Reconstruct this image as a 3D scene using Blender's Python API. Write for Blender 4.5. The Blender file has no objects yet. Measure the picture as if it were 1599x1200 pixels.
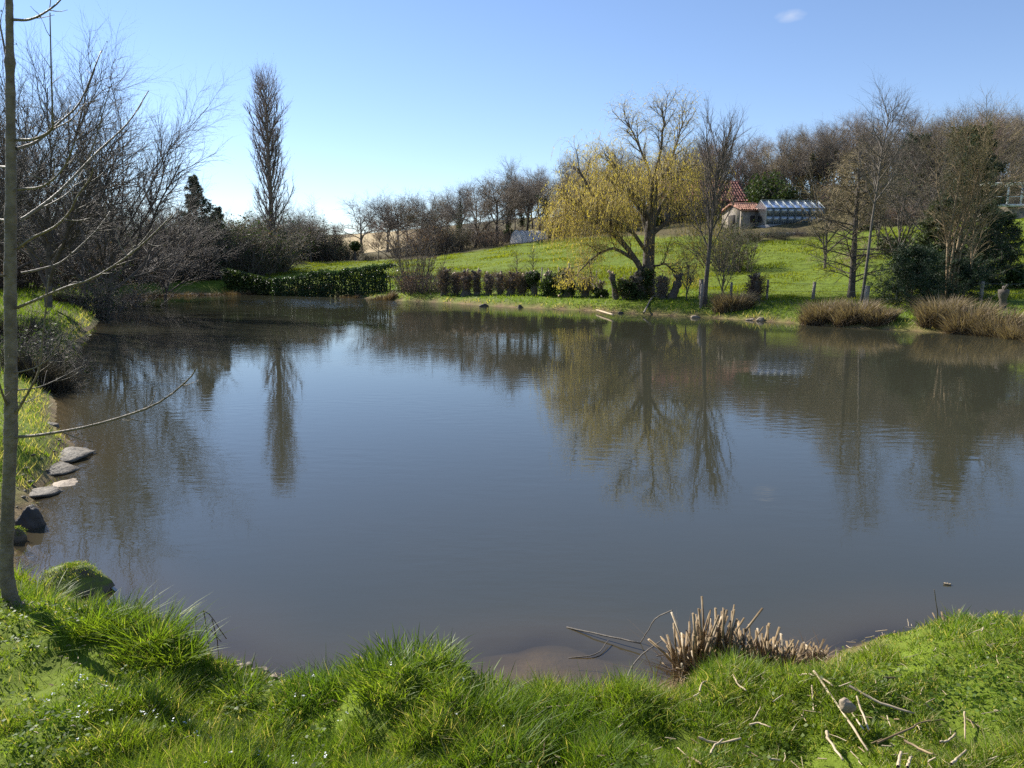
import bpy, math, random
import numpy as np
from math import radians, sin, cos, pi, tan

# ------------------------------------------------------------------ camera, sky, sun, exposure
SC = bpy.context.scene
COL = SC.collection
PITCH = radians(8.76)
EYE = 2.0
FPX = 1200.0
cam_d = bpy.data.cameras.new('camera')
cam_d.sensor_width = 36.0
cam_d.lens = 36.0 * FPX / 1599.0
cam_d.clip_end = 3000
cam_d.clip_start = 0.05
cam = bpy.data.objects.new('camera', cam_d)
COL.objects.link(cam)
cam.location = (0, 0, EYE)
cam.rotation_euler = (radians(90) - PITCH, 0, 0)
SC.camera = cam

SUN_AZ, SUN_EL = radians(-50), radians(36)
world = bpy.data.worlds.new('World')
SC.world = world
world.use_nodes = True
wn = world.node_tree
bg = wn.nodes['Background']
sky = wn.nodes.new('ShaderNodeTexSky')
sky.sky_type = 'NISHITA'
sky.sun_disc = False
sky.altitude = 400
sky.sun_elevation = SUN_EL
sky.sun_rotation = SUN_AZ
sky.air_density = 1.0
sky.dust_density = 0.0
sky.ozone_density = 3.5
tint = wn.nodes.new('ShaderNodeVectorMath'); tint.operation = 'MULTIPLY'; tint.inputs[1].default_value = (1.05, 1.0, 1.05)
wn.links.new(sky.outputs[0], tint.inputs[0]); wn.links.new(tint.outputs[0], bg.inputs[0])
bg.inputs[1].default_value = 0.089
# two small wisps of cloud, in the sky's own directions
tcw = wn.nodes.new('ShaderNodeTexCoord'); last = tint.outputs[0]
nzw = wn.nodes.new('ShaderNodeTexNoise'); nzw.inputs['Scale'].default_value = 38; nzw.inputs['Detail'].default_value = 7; nzw.inputs['Distortion'].default_value = .6
mpw = wn.nodes.new('ShaderNodeMapping'); mpw.inputs['Scale'].default_value = (1, 1, 2.6); wn.links.new(tcw.outputs['Generated'], mpw.inputs[0]); wn.links.new(mpw.outputs[0], nzw.inputs[0])
for cd, cr_ in (((.3110, .9096, .2754), 1.15), ((-.2437, .9671, .0724), .9), ((-.2531, .9669, .0450), .7)):
    dv = wn.nodes.new('ShaderNodeVectorMath'); dv.operation = 'SUBTRACT'; dv.inputs[1].default_value = cd; wn.links.new(tcw.outputs['Generated'], dv.inputs[0])
    ds = wn.nodes.new('ShaderNodeVectorMath'); ds.operation = 'MULTIPLY'; ds.inputs[1].default_value = (1, 1, 2.4); wn.links.new(dv.outputs[0], ds.inputs[0])
    ln = wn.nodes.new('ShaderNodeVectorMath'); ln.operation = 'LENGTH'; wn.links.new(ds.outputs[0], ln.inputs[0])
    mr_ = wn.nodes.new('ShaderNodeMapRange'); mr_.inputs[1].default_value = .022 * cr_; mr_.inputs[2].default_value = 0; mr_.inputs[3].default_value = 0; mr_.inputs[4].default_value = 1; wn.links.new(ln.outputs['Value'], mr_.inputs[0])
    ad_ = wn.nodes.new('ShaderNodeMath'); ad_.operation = 'MULTIPLY'; wn.links.new(mr_.outputs[0], ad_.inputs[0]); wn.links.new(nzw.outputs[0], ad_.inputs[1])
    m2_ = wn.nodes.new('ShaderNodeMapRange'); m2_.inputs[1].default_value = .16; m2_.inputs[2].default_value = .62; m2_.inputs[4].default_value = .32; wn.links.new(ad_.outputs[0], m2_.inputs[0])
    mx_ = wn.nodes.new('ShaderNodeMix'); mx_.data_type = 'RGBA'; wn.links.new(m2_.outputs[0], mx_.inputs[0]); wn.links.new(last, mx_.inputs[6]); mx_.inputs[7].default_value = (7.0, 6.8, 6.6, 1); last = mx_.outputs[2]
wn.links.new(last, bg.inputs[0])

sun_d = bpy.data.lights.new('sun', 'SUN')
sun_d.energy = 5.0
sun_d.angle = radians(0.53)
sun_d.color = (1.0, 0.95, 0.86)
sun = bpy.data.objects.new('sun', sun_d)
COL.objects.link(sun)
sun.rotation_euler = (radians(90) - SUN_EL, 0, pi - SUN_AZ)

SC.view_settings.view_transform = 'Standard'
SC.view_settings.look = 'None'
SC.view_settings.exposure = 0.88
SC.view_settings.gamma = 1.0
SC.view_settings.use_curve_mapping = False
SC.render.engine = 'CYCLES'
SC.cycles.max_bounces = 8
SC.cycles.transparent_max_bounces = 16
SC.cycles.use_denoising = False
SC.cycles.caustics_reflective = False
SC.cycles.caustics_refractive = False

# ------------------------------------------------------------------ small helpers
A = np.array
def ray(px, py):
    u = (px - 799.5) / FPX; v = (600 - py) / FPX
    return A([u, cos(PITCH) + v * sin(PITCH), -sin(PITCH) + v * cos(PITCH)])
def at(px, py, D):
    r = ray(px, py)
    return A([0, 0, EYE]) + r * (D / r[1])
def at_z(px, py, z=0.0):
    r = ray(px, py)
    return A([0, 0, EYE]) + r * ((z - EYE) / r[2])
def zfor(py, D):            # height seen at picture row py from distance D
    return at(800, py, D)[2]

def hashf(ix, iy, seed):
    n = (ix.astype(np.int64) * 374761393 + iy.astype(np.int64) * 668265263 + seed * 2147483647 + 1013904223) & 0xffffffff
    n = ((n ^ (n >> 13)) * 1274126177) & 0xffffffff
    n = n ^ (n >> 16)
    return (n & 0xffff) / 65535.0
def vnoise(x, y, seed=0):
    x = np.asarray(x, float); y = np.asarray(y, float)
    ix = np.floor(x); iy = np.floor(y)
    fx = x - ix; fy = y - iy
    fx = fx * fx * (3 - 2 * fx); fy = fy * fy * (3 - 2 * fy)
    a = hashf(ix, iy, seed); b = hashf(ix + 1, iy, seed); c = hashf(ix, iy + 1, seed); d = hashf(ix + 1, iy + 1, seed)
    return (a + (b - a) * fx) * (1 - fy) + (c + (d - c) * fx) * fy
def fbm(x, y, seed=0, o=3):
    s = 0; a = 1.0; t = 0
    for k in range(o):
        s = s + a * vnoise(x * 2**k, y * 2**k, seed + k * 17); t += a; a *= .5
    return s / t
def sstep(a, b, x):
    t = np.clip((x - a) / (b - a), 0, 1)
    return t * t * (3 - 2 * t)

class MB:
    """collects vertices and faces, builds one mesh"""
    def __init__(s): s.v = []; s.q = []; s.t = []; s.n = 0; s.a = []
    def add(s, v, q=None, t=None, var=None):
        v = np.asarray(v, float).reshape(-1, 3)
        if q is not None and len(q): s.q.append(np.asarray(q, np.int64).reshape(-1, 4) + s.n)
        if t is not None and len(t): s.t.append(np.asarray(t, np.int64).reshape(-1, 3) + s.n)
        s.v.append(v); s.n += len(v)
        s.a.append(np.full(len(v), .5) if var is None else np.asarray(var, float).ravel())
        return s
    def mesh(s, name, mat, smooth=False):
        me = bpy.data.meshes.new(name)
        V = np.concatenate(s.v) if s.v else np.zeros((0, 3))
        Q = np.concatenate(s.q) if s.q else np.zeros((0, 4), np.int64)
        T = np.concatenate(s.t) if s.t else np.zeros((0, 3), np.int64)
        me.vertices.add(len(V)); me.vertices.foreach_set('co', V.astype(np.float32).ravel())
        nl = Q.size + T.size
        me.loops.add(nl); me.loops.foreach_set('vertex_index', np.concatenate([Q.ravel(), T.ravel()]).astype(np.int32))
        me.polygons.add(len(Q) + len(T))
        st = np.concatenate([np.arange(len(Q)) * 4, Q.size + np.arange(len(T)) * 3]).astype(np.int32)
        me.polygons.foreach_set('loop_start', st)
        try: me.polygons.foreach_set('loop_total', np.concatenate([np.full(len(Q), 4), np.full(len(T), 3)]).astype(np.int32))
        except Exception: pass
        at_ = me.attributes.new('var', 'FLOAT', 'POINT')
        at_.data.foreach_set('value', np.concatenate(s.a).astype(np.float32) if s.a else np.zeros(0, np.float32))
        me.update(calc_edges=True)
        if smooth: me.polygons.foreach_set('use_smooth', np.ones(len(me.polygons), bool))
        if mat: me.materials.append(mat)
        return me
    def build(s, name, mat, parent=None, smooth=False, kind=None, loc=None):
        o = bpy.data.objects.new(name, s.mesh(name, mat, smooth))
        COL.objects.link(o)
        if parent is not None: o.parent = parent
        if loc is not None: o.location = [float(c) for c in loc]
        if kind: o['kind'] = kind
        return o

def tag(o, label=None, cat=None, group=None, kind=None):
    if label: o['label'] = label
    if cat: o['category'] = cat
    if group: o['group'] = group
    if kind: o['kind'] = kind
    return o
def thing(name, label, cat, loc=(0, 0, 0), rz=0, group=None, s=1.0):
    o = bpy.data.objects.new(name, None); COL.objects.link(o)
    o.location = [float(c) for c in loc]; o.rotation_euler = (0, 0, rz); o.scale = (s, s, s)
    o.empty_display_size = .2
    return tag(o, label, cat, group)
def child_map():
    m = {}
    for o in bpy.data.objects:
        if o.parent: m.setdefault(o.parent.name, []).append(o)
    return m
def dup(root, kids, loc, rz, s=(1, 1, 1), label=None, group=None):
    r = root.copy(); COL.objects.link(r)
    r.location = [float(c) for c in loc]; r.rotation_euler = (0, 0, rz); r.scale = s
    if label: r['label'] = label
    if group: r['group'] = group
    for ch in kids:
        c = ch.copy(); COL.objects.link(c); c.parent = r
    return r

def box(mb, c, sx, sy, sz, rz=0, var=None):
    v = A([[x, y, z] for x in (-.5, .5) for y in (-.5, .5) for z in (-.5, .5)]) * [sx, sy, sz]
    ca, sa = cos(rz), sin(rz)
    v = np.stack([v[:, 0] * ca - v[:, 1] * sa, v[:, 0] * sa + v[:, 1] * ca, v[:, 2]], 1) + A(c)
    mb.add(v, [[0, 1, 3, 2], [4, 6, 7, 5], [0, 4, 5, 1], [2, 3, 7, 6], [0, 2, 6, 4], [1, 5, 7, 3]], var=None if var is None else np.full(8, var))
    return mb

def norm(v): return v / np.maximum(np.linalg.norm(v, axis=-1, keepdims=True), 1e-9)
def tubes(mb, P, R, s=4, cap=False, var=None):
    P = np.asarray(P, float); R = np.asarray(R, float)
    if P.ndim == 2: P = P[None]; R = R[None]
    N, K, _ = P.shape
    T = norm(np.gradient(P, axis=1))
    m = norm(T.mean(1))
    ref = np.where(np.abs(m[:, 2:3]) > .8, A([[1., 0, 0]]), A([[0, 0, 1.]]))[:, None, :]
    U = norm(np.cross(T, np.broadcast_to(ref, T.shape))); V = np.cross(T, U)
    a = np.arange(s) * 2 * pi / s
    ring = P[:, :, None] + R[:, :, None, None] * (np.cos(a)[None, None, :, None] * U[:, :, None] + np.sin(a)[None, None, :, None] * V[:, :, None])
    n, k, j = np.meshgrid(np.arange(N), np.arange(K - 1), np.arange(s), indexing='ij')
    b = n * K * s; j2 = (j + 1) % s
    q = np.stack([b + k * s + j, b + k * s + j2, b + (k + 1) * s + j2, b + (k + 1) * s + j], -1).reshape(-1, 4)
    vv = ring.reshape(-1, 3)
    var_ = None if var is None else np.repeat(np.asarray(var, float).ravel(), K * s)
    t = None
    if cap:
        c = P[:, -1]; base = len(vv)
        vv = np.concatenate([vv, c])
        n2, j_ = np.meshgrid(np.arange(N), np.arange(s), indexing='ij')
        t = np.stack([n2 * K * s + (K - 1) * s + j_, n2 * K * s + (K - 1) * s + (j_ + 1) % s, base + n2], -1).reshape(-1, 3)
        if var_ is not None: var_ = np.concatenate([var_, np.asarray(var, float).ravel()])
    mb.add(vv, q, t, var_)
    return mb

def polyline(pts, K, rng=None, wob=0):
    pts = np.asarray(pts, float)
    if len(pts) > 2:      # Catmull-Rom through the points
        p = np.concatenate([[2 * pts[0] - pts[1]], pts, [2 * pts[-1] - pts[-2]]])
        out = []
        u = np.linspace(0, len(pts) - 1 - 1e-6, K)
        for x in u:
            i = int(x); f = x - i
            a, b, c, d = p[i:i + 4]
            out.append(.5 * (2 * b + (c - a) * f + (2 * a - 5 * b + 4 * c - d) * f * f + (3 * b - a - 3 * c + d) * f**3))
        out = A(out)
    else:
        out = pts[0] + (pts[1] - pts[0]) * np.linspace(0, 1, K)[:, None]
    if rng is not None and wob: out[1:] += rng.normal(0, wob, out[1:].shape)
    return out

def grow(rng, P, R, n, t0, t1, ang, length, rad, K=5, trop=0.0, wig=.12, lf=None, rr=.75, tip=.35, lenpar=None, flat=0):
    """n side shoots per parent polyline. length in metres, lf(t) its profile along the parent"""
    N, Kp, _ = P.shape
    idx = np.repeat(np.arange(N), n); M = N * n
    k = np.tile(np.arange(n), N)
    t = t0 + (t1 - t0) * (k + rng.random(M)) / n
    f = np.clip(t, 0, .9999) * (Kp - 1); i = f.astype(int); fr = (f - i)[:, None]
    p = P[idx, i] * (1 - fr) + P[idx, i + 1] * fr
    pr = R[idx, i] * (1 - fr[:, 0]) + R[idx, i + 1] * fr[:, 0]
    tn = norm(P[idx, i + 1] - P[idx, i])
    h = norm(np.cross(tn, norm(rng.normal(size=(N, 3)))[idx])); g = np.cross(tn, h)
    phi = k * 2.39996 + rng.random(N)[idx] * 6.28 + rng.normal(0, .3, M)
    pe = np.cos(phi)[:, None] * h + np.sin(phi)[:, None] * g
    if flat: pe = norm(pe * [1, 1, 1 - flat])
    an = rng.normal(ang, .13, M)[:, None]
    d = norm(np.cos(an) * tn + np.sin(an) * pe)
    L = length * rng.uniform(.65, 1.25, M) * (lf(t) if lf else 1)
    if lenpar is not None: L = L * lenpar[idx]
    tr = trop if hasattr(trop, '__len__') else [trop] * (K - 1)
    pts = [p]
    for s in range(K - 1):
        d = norm(d + rng.normal(0, wig, (M, 3)) + A([0, 0, 1.]) * tr[s])
        pts.append(pts[-1] + d * (L / (K - 1))[:, None])
    P2 = np.stack(pts, 1)
    r0 = np.minimum(rad * rng.uniform(.7, 1.2, M), pr * rr)
    R2 = r0[:, None] * np.linspace(1, tip, K)[None]
    return P2, R2, L

def leaves(mb, C, size, rng, up=0.0, aspect=1.0, var=None, hang=0):
    """one small folded two-triangle leaf face per centre"""
    C = np.asarray(C, float); M = len(C)
    n = norm(rng.normal(size=(M, 3)) + A([0, 0, up])); a = norm(np.cross(n, rng.normal(size=(M, 3))))
    if hang: a = norm(a + A([0, 0, -hang])); n = norm(np.cross(a, rng.normal(size=(M, 3))))
    b = np.cross(n, a)
    sz = (np.asarray(size) * rng.uniform(.6, 1.3, M))[:, None]
    v = np.stack([C - a * sz, C + b * sz * .5 * aspect, C + a * sz, C - b * sz * .5 * aspect], 1)
    q = np.arange(M * 4).reshape(M, 4)
    w = rng.random(M) if var is None else var
    mb.add(v.reshape(-1, 3), q, var=np.repeat(w, 4))
    return mb

# ------------------------------------------------------------------ materials
def mat(name, c1, c2=None, rough=.8, scale=6.0, trans=0.0, var=0.0, bump=0.0, bscale=None, spec=.3, tcol=None, obj=True, c3=None):
    m = bpy.data.materials.new(name); m.use_nodes = True
    nt = m.node_tree; N = nt.nodes; L = nt.links
    b = N['Principled BSDF']; b.inputs['Roughness'].default_value = rough
    oi = N.new('ShaderNodeObjectInfo')
    b.inputs['Specular IOR Level'].default_value = spec
    tc = N.new('ShaderNodeTexCoord')
    nz = N.new('ShaderNodeTexNoise'); nz.inputs['Scale'].default_value = scale; nz.inputs['Detail'].default_value = 5
    L.new(tc.outputs['Object'], nz.inputs['Vector'])
    cr = N.new('ShaderNodeValToRGB')
    c2 = c2 or tuple(x * .6 for x in c1)
    cr.color_ramp.elements[0].position = .36; cr.color_ramp.elements[0].color = (*c1, 1)
    cr.color_ramp.elements[1].position = .64; cr.color_ramp.elements[1].color = (*c2, 1)
    L.new(nz.outputs[0], cr.inputs[0])
    out = cr.outputs[0]
    if c3:
        at_ = N.new('ShaderNodeAttribute'); at_.attribute_name = 'var'
        mx = N.new('ShaderNodeMix'); mx.data_type = 'RGBA'
        rp = N.new('ShaderNodeMapRange'); rp.inputs[1].default_value = .72; rp.inputs[2].default_value = .95
        L.new(at_.outputs['Fac'], rp.inputs[0]); L.new(rp.outputs[0], mx.inputs[0])
        L.new(out, mx.inputs[6]); mx.inputs[7].default_value = (*c3, 1); out = mx.outputs[2]
    if var:
        at_ = N.new('ShaderNodeAttribute'); at_.attribute_name = 'var'
        mr = N.new('ShaderNodeMapRange'); mr.inputs[3].default_value = 1 - var; mr.inputs[4].default_value = 1 + var
        L.new(at_.outputs['Fac'], mr.inputs[0])
        mm = N.new('ShaderNodeVectorMath'); mm.operation = 'SCALE'
        L.new(out, mm.inputs[0]); L.new(mr.outputs[0], mm.inputs['Scale']); out = mm.outputs[0]
    if 'twig' in name and 'strand' not in name:      # every tree its own tint
        o1 = N.new('ShaderNodeMapRange'); o1.inputs[3].default_value = .55; o1.inputs[4].default_value = 1.25; L.new(oi.outputs['Random'], o1.inputs[0])
        o2 = N.new('ShaderNodeVectorMath'); o2.operation = 'SCALE'; L.new(out, o2.inputs[0]); L.new(o1.outputs[0], o2.inputs['Scale']); out = o2.outputs[0]
    L.new(out, b.inputs['Base Color'])
    if bump:
        n2 = N.new('ShaderNodeTexNoise'); n2.inputs['Scale'].default_value = bscale or scale * 3; n2.inputs['Detail'].default_value = 6
        L.new(tc.outputs['Object'], n2.inputs['Vector'])
        bp = N.new('ShaderNodeBump'); bp.inputs['Strength'].default_value = bump; bp.inputs['Distance'].default_value = .02
        L.new(n2.outputs[0], bp.inputs['Height']); L.new(bp.outputs[0], b.inputs['Normal'])
    if trans:
        t = N.new('ShaderNodeBsdfTranslucent'); ms = N.new('ShaderNodeMixShader'); ms.inputs[0].default_value = trans
        tm = N.new('ShaderNodeVectorMath'); tm.operation = 'MULTIPLY'; tm.inputs[1].default_value = tcol or (1.3, 1.3, .7)
        L.new(out, tm.inputs[0]); L.new(tm.outputs[0], t.inputs[0])
        o = N['Material Output']
        L.new(b.outputs[0], ms.inputs[1]); L.new(t.outputs[0], ms.inputs[2]); L.new(ms.outputs[0], o.inputs[0])
    return m

M = {}
M['grass'] = mat('grass_blades', (.105, .18, .018), (.17, .235, .022), .5, 1.5, trans=.5, var=.5, tcol=(1.5, 1.5, .6), c3=(.30, .26, .12))
M['meadow'] = mat('meadow_blades', (.16, .20, .015), (.23, .255, .022), .6, .25, trans=.45, var=.35, tcol=(1.4, 1.4, .5))
M['bark_dark'] = mat('dark_bark', (.08, .066, .052), (.14, .118, .095), .85, 8, bump=.5)
M['bark_grey'] = mat('grey_bark', (.12, .10, .08), (.19, .165, .13), .8, 8, bump=.5)
M['bark_sapling'] = mat('sapling_bark', (.12, .09, .058), (.21, .165, .115), .6, 22, bump=.6, bscale=70, spec=.35)
M['bark_pale'] = mat('pale_bark', (.30, .22, .13), (.20, .15, .09), .75, 8, bump=.4)
M['twig_brown'] = mat('brown_twigs', (.20, .16, .12), (.28, .225, .17), .7, .4, var=.3)
M['twig_grey'] = mat('grey_twigs', (.22, .18, .15), (.30, .25, .20), .7, .4, var=.3)
M['twig_dark'] = mat('dark_twigs', (.25, .215, .18), (.35, .30, .25), .7, .4, var=.3)
M['twig_red'] = mat('reddish_twigs', (.25, .165, .125), (.32, .21, .155), .7, .4, var=.3)
M['twig_olive'] = mat('olive_twigs', (.26, .20, .10), (.34, .27, .13), .7, .4, var=.3)
M['twig_poplar'] = mat('poplar_twigs', (.26, .20, .17), (.34, .26, .22), .7, .4, var=.3)
M['willow_leaf'] = mat('willow_young_leaves', (.52, .43, .08), (.64, .54, .12), .6, .5, trans=.55, var=.35, tcol=(1.25, 1.2, .7))
M['willow_twig'] = mat('willow_strands', (.38, .28, .09), (.46, .35, .12), .6, .6, var=.3)
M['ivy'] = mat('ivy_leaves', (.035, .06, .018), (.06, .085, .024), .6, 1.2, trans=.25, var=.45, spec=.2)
M['hedge'] = mat('hedge_leaves', (.035, .07, .025), (.06, .10, .03), .45, 1.0, trans=.3, var=.5, spec=.4)
M['conifer'] = mat('conifer_needles', (.022, .042, .02), (.04, .065, .026), .6, .6, trans=.15, var=.5)
M['conifer_warm'] = mat('conifer_olive_needles', (.04, .06, .02), (.07, .085, .03), .6, .6, trans=.2, var=.5)
M['bud'] = mat('reddish_buds', (.20, .11, .08), (.28, .17, .11), .7, 2, trans=.3, var=.4)
M['dry_leaf'] = mat('dry_leaves', (.12, .08, .055), (.19, .13, .08), .7, 2, trans=.3, var=.4)
M['rush'] = mat('dry_rushes', (.19, .145, .09), (.30, .23, .145), .7, 3, trans=.25, var=.45)
M['sedge'] = mat('shade_toned_sedge', (.045, .04, .03), (.085, .07, .05), .8, 3, trans=.1, var=.4)  # sedge colour darkened to stand in for the left bank's deep shadow
M['rush_dark'] = mat('brown_rushes', (.13, .09, .055), (.20, .14, .085), .7, 3, trans=.2, var=.45)
M['reed'] = mat('cut_reed_stems', (.15, .10, .05), (.30, .215, .115), .6, 9, var=.35)
M['straw'] = mat('bleached_reed_stalks', (.56, .45, .30), (.36, .27, .16), .6, 12, var=.2)
M['cutwood'] = mat('cut_wood_face', (.55, .42, .27), (.45, .33, .2), .7, 10)
M['post'] = mat('weathered_post_wood', (.20, .165, .13), (.30, .26, .21), .8, 10, bump=.5)
M['wire'] = mat('fence_wire_steel', (.25, .25, .24), None, .5)
M['stone_wall'] = mat('rubble_stone', (.30, .25, .19), (.20, .17, .14), .85, 3, bump=.8, bscale=8)
M['dark_stone'] = mat('old_dark_stone', (.12, .10, .085), (.08, .07, .06), .9, 3)
M['terracotta'] = mat('terracotta_tiles', (.42, .21, .135), (.32, .16, .11), .8, 5, var=.25)
M['terracotta_dull'] = mat('weathered_roof_tiles', (.33, .14, .105), (.24, .105, .08), .85, 2, var=.25)
M['white_metal'] = mat('white_painted_metal', (.7, .72, .72), (.6, .62, .62), .4)
M['grey_metal'] = mat('greenhouse_frame_metal', (.16, .20, .20), None, .4)
M['plastic'] = mat('tunnel_plastic_sheet', (.88, .86, .85), (.80, .77, .75), .45, 2.5, trans=.55, tcol=(1, 1, 1), bump=.4, bscale=3)
M['wall_block'] = mat('grey_block_wall', (.20, .20, .20), (.28, .27, .26), .9, 2, bump=.4)
M['daisy'] = mat('white_petals', (.78, .78, .74), (.7, .7, .68), .6, 3)
M['dark_inside'] = mat('unlit_opening_fill', (.05, .042, .038), None, .9)  # dark colour stands in for the unlit inside behind doors and windows

def glass_mat():
    m = bpy.data.materials.new('greenhouse_glass'); m.use_nodes = True
    nt = m.node_tree; N = nt.nodes; L = nt.links
    N.remove(N['Principled BSDF'])
    g = N.new('ShaderNodeBsdfGlossy'); g.inputs['Roughness'].default_value = .22; g.inputs[0].default_value = (.9, .95, 1, 1)
    d = N.new('ShaderNodeAddShader'); d1 = N.new('ShaderNodeBsdfDiffuse'); d1.inputs[0].default_value = (.20, .235, .26, 1); d2 = N.new('ShaderNodeBsdfTranslucent'); d2.inputs[0].default_value = (.11, .14, .165, 1); L.new(d1.outputs[0], d.inputs[0]); L.new(d2.outputs[0], d.inputs[1])
    t = N.new('ShaderNodeBsdfTransparent'); t.inputs[0].default_value = (.8, .88, .9, 1)
    lw = N.new('ShaderNodeFresnel'); lw.inputs[0].default_value = 1.6
    m1 = N.new('ShaderNodeMixShader'); m1.inputs[0].default_value = .8
    m2 = N.new('ShaderNodeMixShader')
    ad = N.new('ShaderNodeMath'); ad.inputs[1].default_value = .12
    L.new(lw.outputs[0], ad.inputs[0]); L.new(ad.outputs[0], m2.inputs[0])
    L.new(t.outputs[0], m1.inputs[1]); L.new(d.outputs[0], m1.inputs[2]); L.new(m1.outputs[0], m2.inputs[1]); L.new(g.outputs[0], m2.inputs[2])
    L.new(m2.outputs[0], N['Material Output'].inputs[0])
    return m
M['glass'] = glass_mat()

def rock_mat(name, c1, c2, moss=0.0):
    m = mat(name, c1, c2, .7, 9, bump=.8, bscale=22)
    if moss:
        nt = m.node_tree; N = nt.nodes; L = nt.links; b = N['Principled BSDF']
        src = b.inputs['Base Color'].links[0].from_socket
        ge = N.new('ShaderNodeNewGeometry'); sx = N.new('ShaderNodeSeparateXYZ'); L.new(ge.outputs['Normal'], sx.inputs[0])
        nz = N.new('ShaderNodeTexNoise'); nz.inputs['Scale'].default_value = 14; nz.inputs['Detail'].default_value = 6
        tc = N.new('ShaderNodeTexCoord'); L.new(tc.outputs['Object'], nz.inputs['Vector'])
        ad = N.new('ShaderNodeMath'); ad.operation = 'MULTIPLY_ADD'; ad.inputs[1].default_value = .9; L.new(nz.outputs[0], ad.inputs[0]); L.new(sx.outputs[2], ad.inputs[2])
        mr = N.new('ShaderNodeMapRange'); mr.inputs[1].default_value = 1.15 - moss * .5; mr.inputs[2].default_value = 1.35 - moss * .5; L.new(ad.outputs[0], mr.inputs[0])
        mx = N.new('ShaderNodeMix'); mx.data_type = 'RGBA'; L.new(mr.outputs[0], mx.inputs[0]); L.new(src, mx.inputs[6]); mx.inputs[7].default_value = (.14, .17, .03, 1)
        L.new(mx.outputs[2], b.inputs['Base Color'])
    return m
M['rock_moss'] = rock_mat('mossy_rock', (.16, .13, .09), (.09, .075, .055), .3)
M['rock_dark'] = rock_mat('dark_boulder', (.045, .042, .04), (.08, .07, .06))
M['rock_grey'] = rock_mat('pale_wet_rock', (.17, .14, .10), (.09, .075, .055))
M['rock_tan'] = rock_mat('tan_stone', (.33, .26, .18), (.22, .17, .12))

# ------------------------------------------------------------------ the pond outline and the terrain
SH = [(500, 1068), (430, 1058), (370, 1040), (310, 1005), (240, 985), (180, 950), (120, 925), (60, 905), (30, 880), (20, 840), (40, 800), (72, 755),
      (105, 725), (118, 695), (88, 665), (92, 630), (78, 600), (105, 560), (138, 525), (150, 498), (150, 480), (190, 462),
      (300, 459), (430, 458), (520, 462), (620, 469), (700, 473), (800, 480), (900, 484), (1000, 490), (1110, 496), (1190, 501), (1250, 505),
      (1320, 511), (1400, 515), (1440, 517), (1599, 526), (1900, 570), (2250, 700), (2150, 850), (1900, 960), (1700, 985),
      (1599, 990), (1500, 984), (1440, 990), (1370, 1000), (1290, 1022), (1200, 1040), (1060, 1052), (980, 1072), (900, 1086), (760, 1088), (700, 1062), (620, 1050), (560, 1058)]
POND = A([at_z(x, y, .02)[:2] for x, y in SH])
def pond_d(x, y):
    """signed distance to the pond edge, positive on land"""
    x = np.asarray(x, float); y = np.asarray(y, float)
    best = np.full(x.shape, 1e9); ins = np.zeros(x.shape, bool)
    n = len(POND)
    for i in range(n):
        ax, ay = POND[i]; bx, by = POND[(i + 1) % n]
        dx, dy = bx - ax, by - ay
        t = np.clip(((x - ax) * dx + (y - ay) * dy) / (dx * dx + dy * dy), 0, 1)
        best = np.minimum(best, (x - ax - t * dx)**2 + (y - ay - t * dy)**2)
        c = ((ay > y) != (by > y))
        with np.errstate(divide='ignore', invalid='ignore'):
            xi = ax + (y - ay) * dx / (dy if dy else 1e-9)
        ins ^= c & (x < xi)
    d = np.sqrt(best)
    return np.where(ins, -d, d)

CT = []   # terrain control points: picture column, distance, height
for px, D, z in [(200, 58, .75), (430, 68, 1.5), (430, 75, 2.0), (100, 35, .7), (60, 16, .55), (0, 22, .7), (-300, 20, 1.3), (-300, 60, 2.6), (300, 80, 2.0), (100, 70, 2.0),
                 (440, 82, 2.35), (520, 82, 2.4), (620, 80, 2.45), (560, 95, 2.3), (660, 78, 2.7), (520, 50, .42), (580, 48, .4), (700, 42, .4), (700, 60, 1.65), (760, 80, 3.7),
                 (870, 80, 4.7), (820, 90, 5.4), (900, 60, 2.7), (900, 36, .4), (1000, 33, .45), (1010, 40, .85), (1100, 60, 3.5), (1000, 72, 4.7), (1100, 31, .42),
                 (1250, 60, 3.95), (1250, 45, 1.75), (1250, 34, .75), (1250, 28.5, .45), (1450, 26, .45), (1450, 34, 1.0), (1450, 50, 3.2), (1599, 50, 5.0), (1599, 38, 2.7), (1599, 24, .5),
                 (1240, 66, 5.7), (1330, 67, 5.7), (1150, 70, 5.6), (1400, 75, 7), (1250, 95, 9.5), (1599, 90, 11), (1000, 95, 8.5), (900, 105, 8), (800, 105, 7), (700, 100, 5.2), (640, 100, 4),
                 (560, 130, 3.2), (540, 190, 9), (640, 190, 10), (500, 160, 5), (640, 130, 5.5), (300, 200, 6), (300, 130, 3), (800, 200, 14), (1200, 200, 16), (1700, 200, 18), (0, 200, 8), (-400, 150, 6),
                 (2000, 100, 12), (2300, 30, 2), (2600, 10, 1.0)]:
    CT.append((*at(px, 415, D)[:2], z))
CT += [(0, 0, .42), (0, 3, .36), (2, 3, .40), (-2, 3, .36), (-4, 1, .5), (4, 2.5, .45), (0, -8, .6), (0, -40, 1.5), (30, -20, 1.0), (-30, -20, 1.0), (-14, 8, .8),
       (-400, 500, 12), (0, 500, 22), (400, 500, 26), (400, 0, 10), (-400, 0, 6), (0, -200, 4)]
CT = A(CT)
def _fit():
    X = CT[:, :2]; r = np.linalg.norm(X[:, None] - X[None], axis=-1)
    n = len(X); K = np.zeros((n + 3, n + 3)); K[:n, :n] = r + np.eye(n) * -1.0
    K[:n, n] = 1; K[:n, n + 1:] = X; K[n, :n] = 1; K[n + 1:, :n] = X.T
    return np.linalg.solve(K, np.concatenate([CT[:, 2], [0, 0, 0]]))
WT = _fit()
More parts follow.
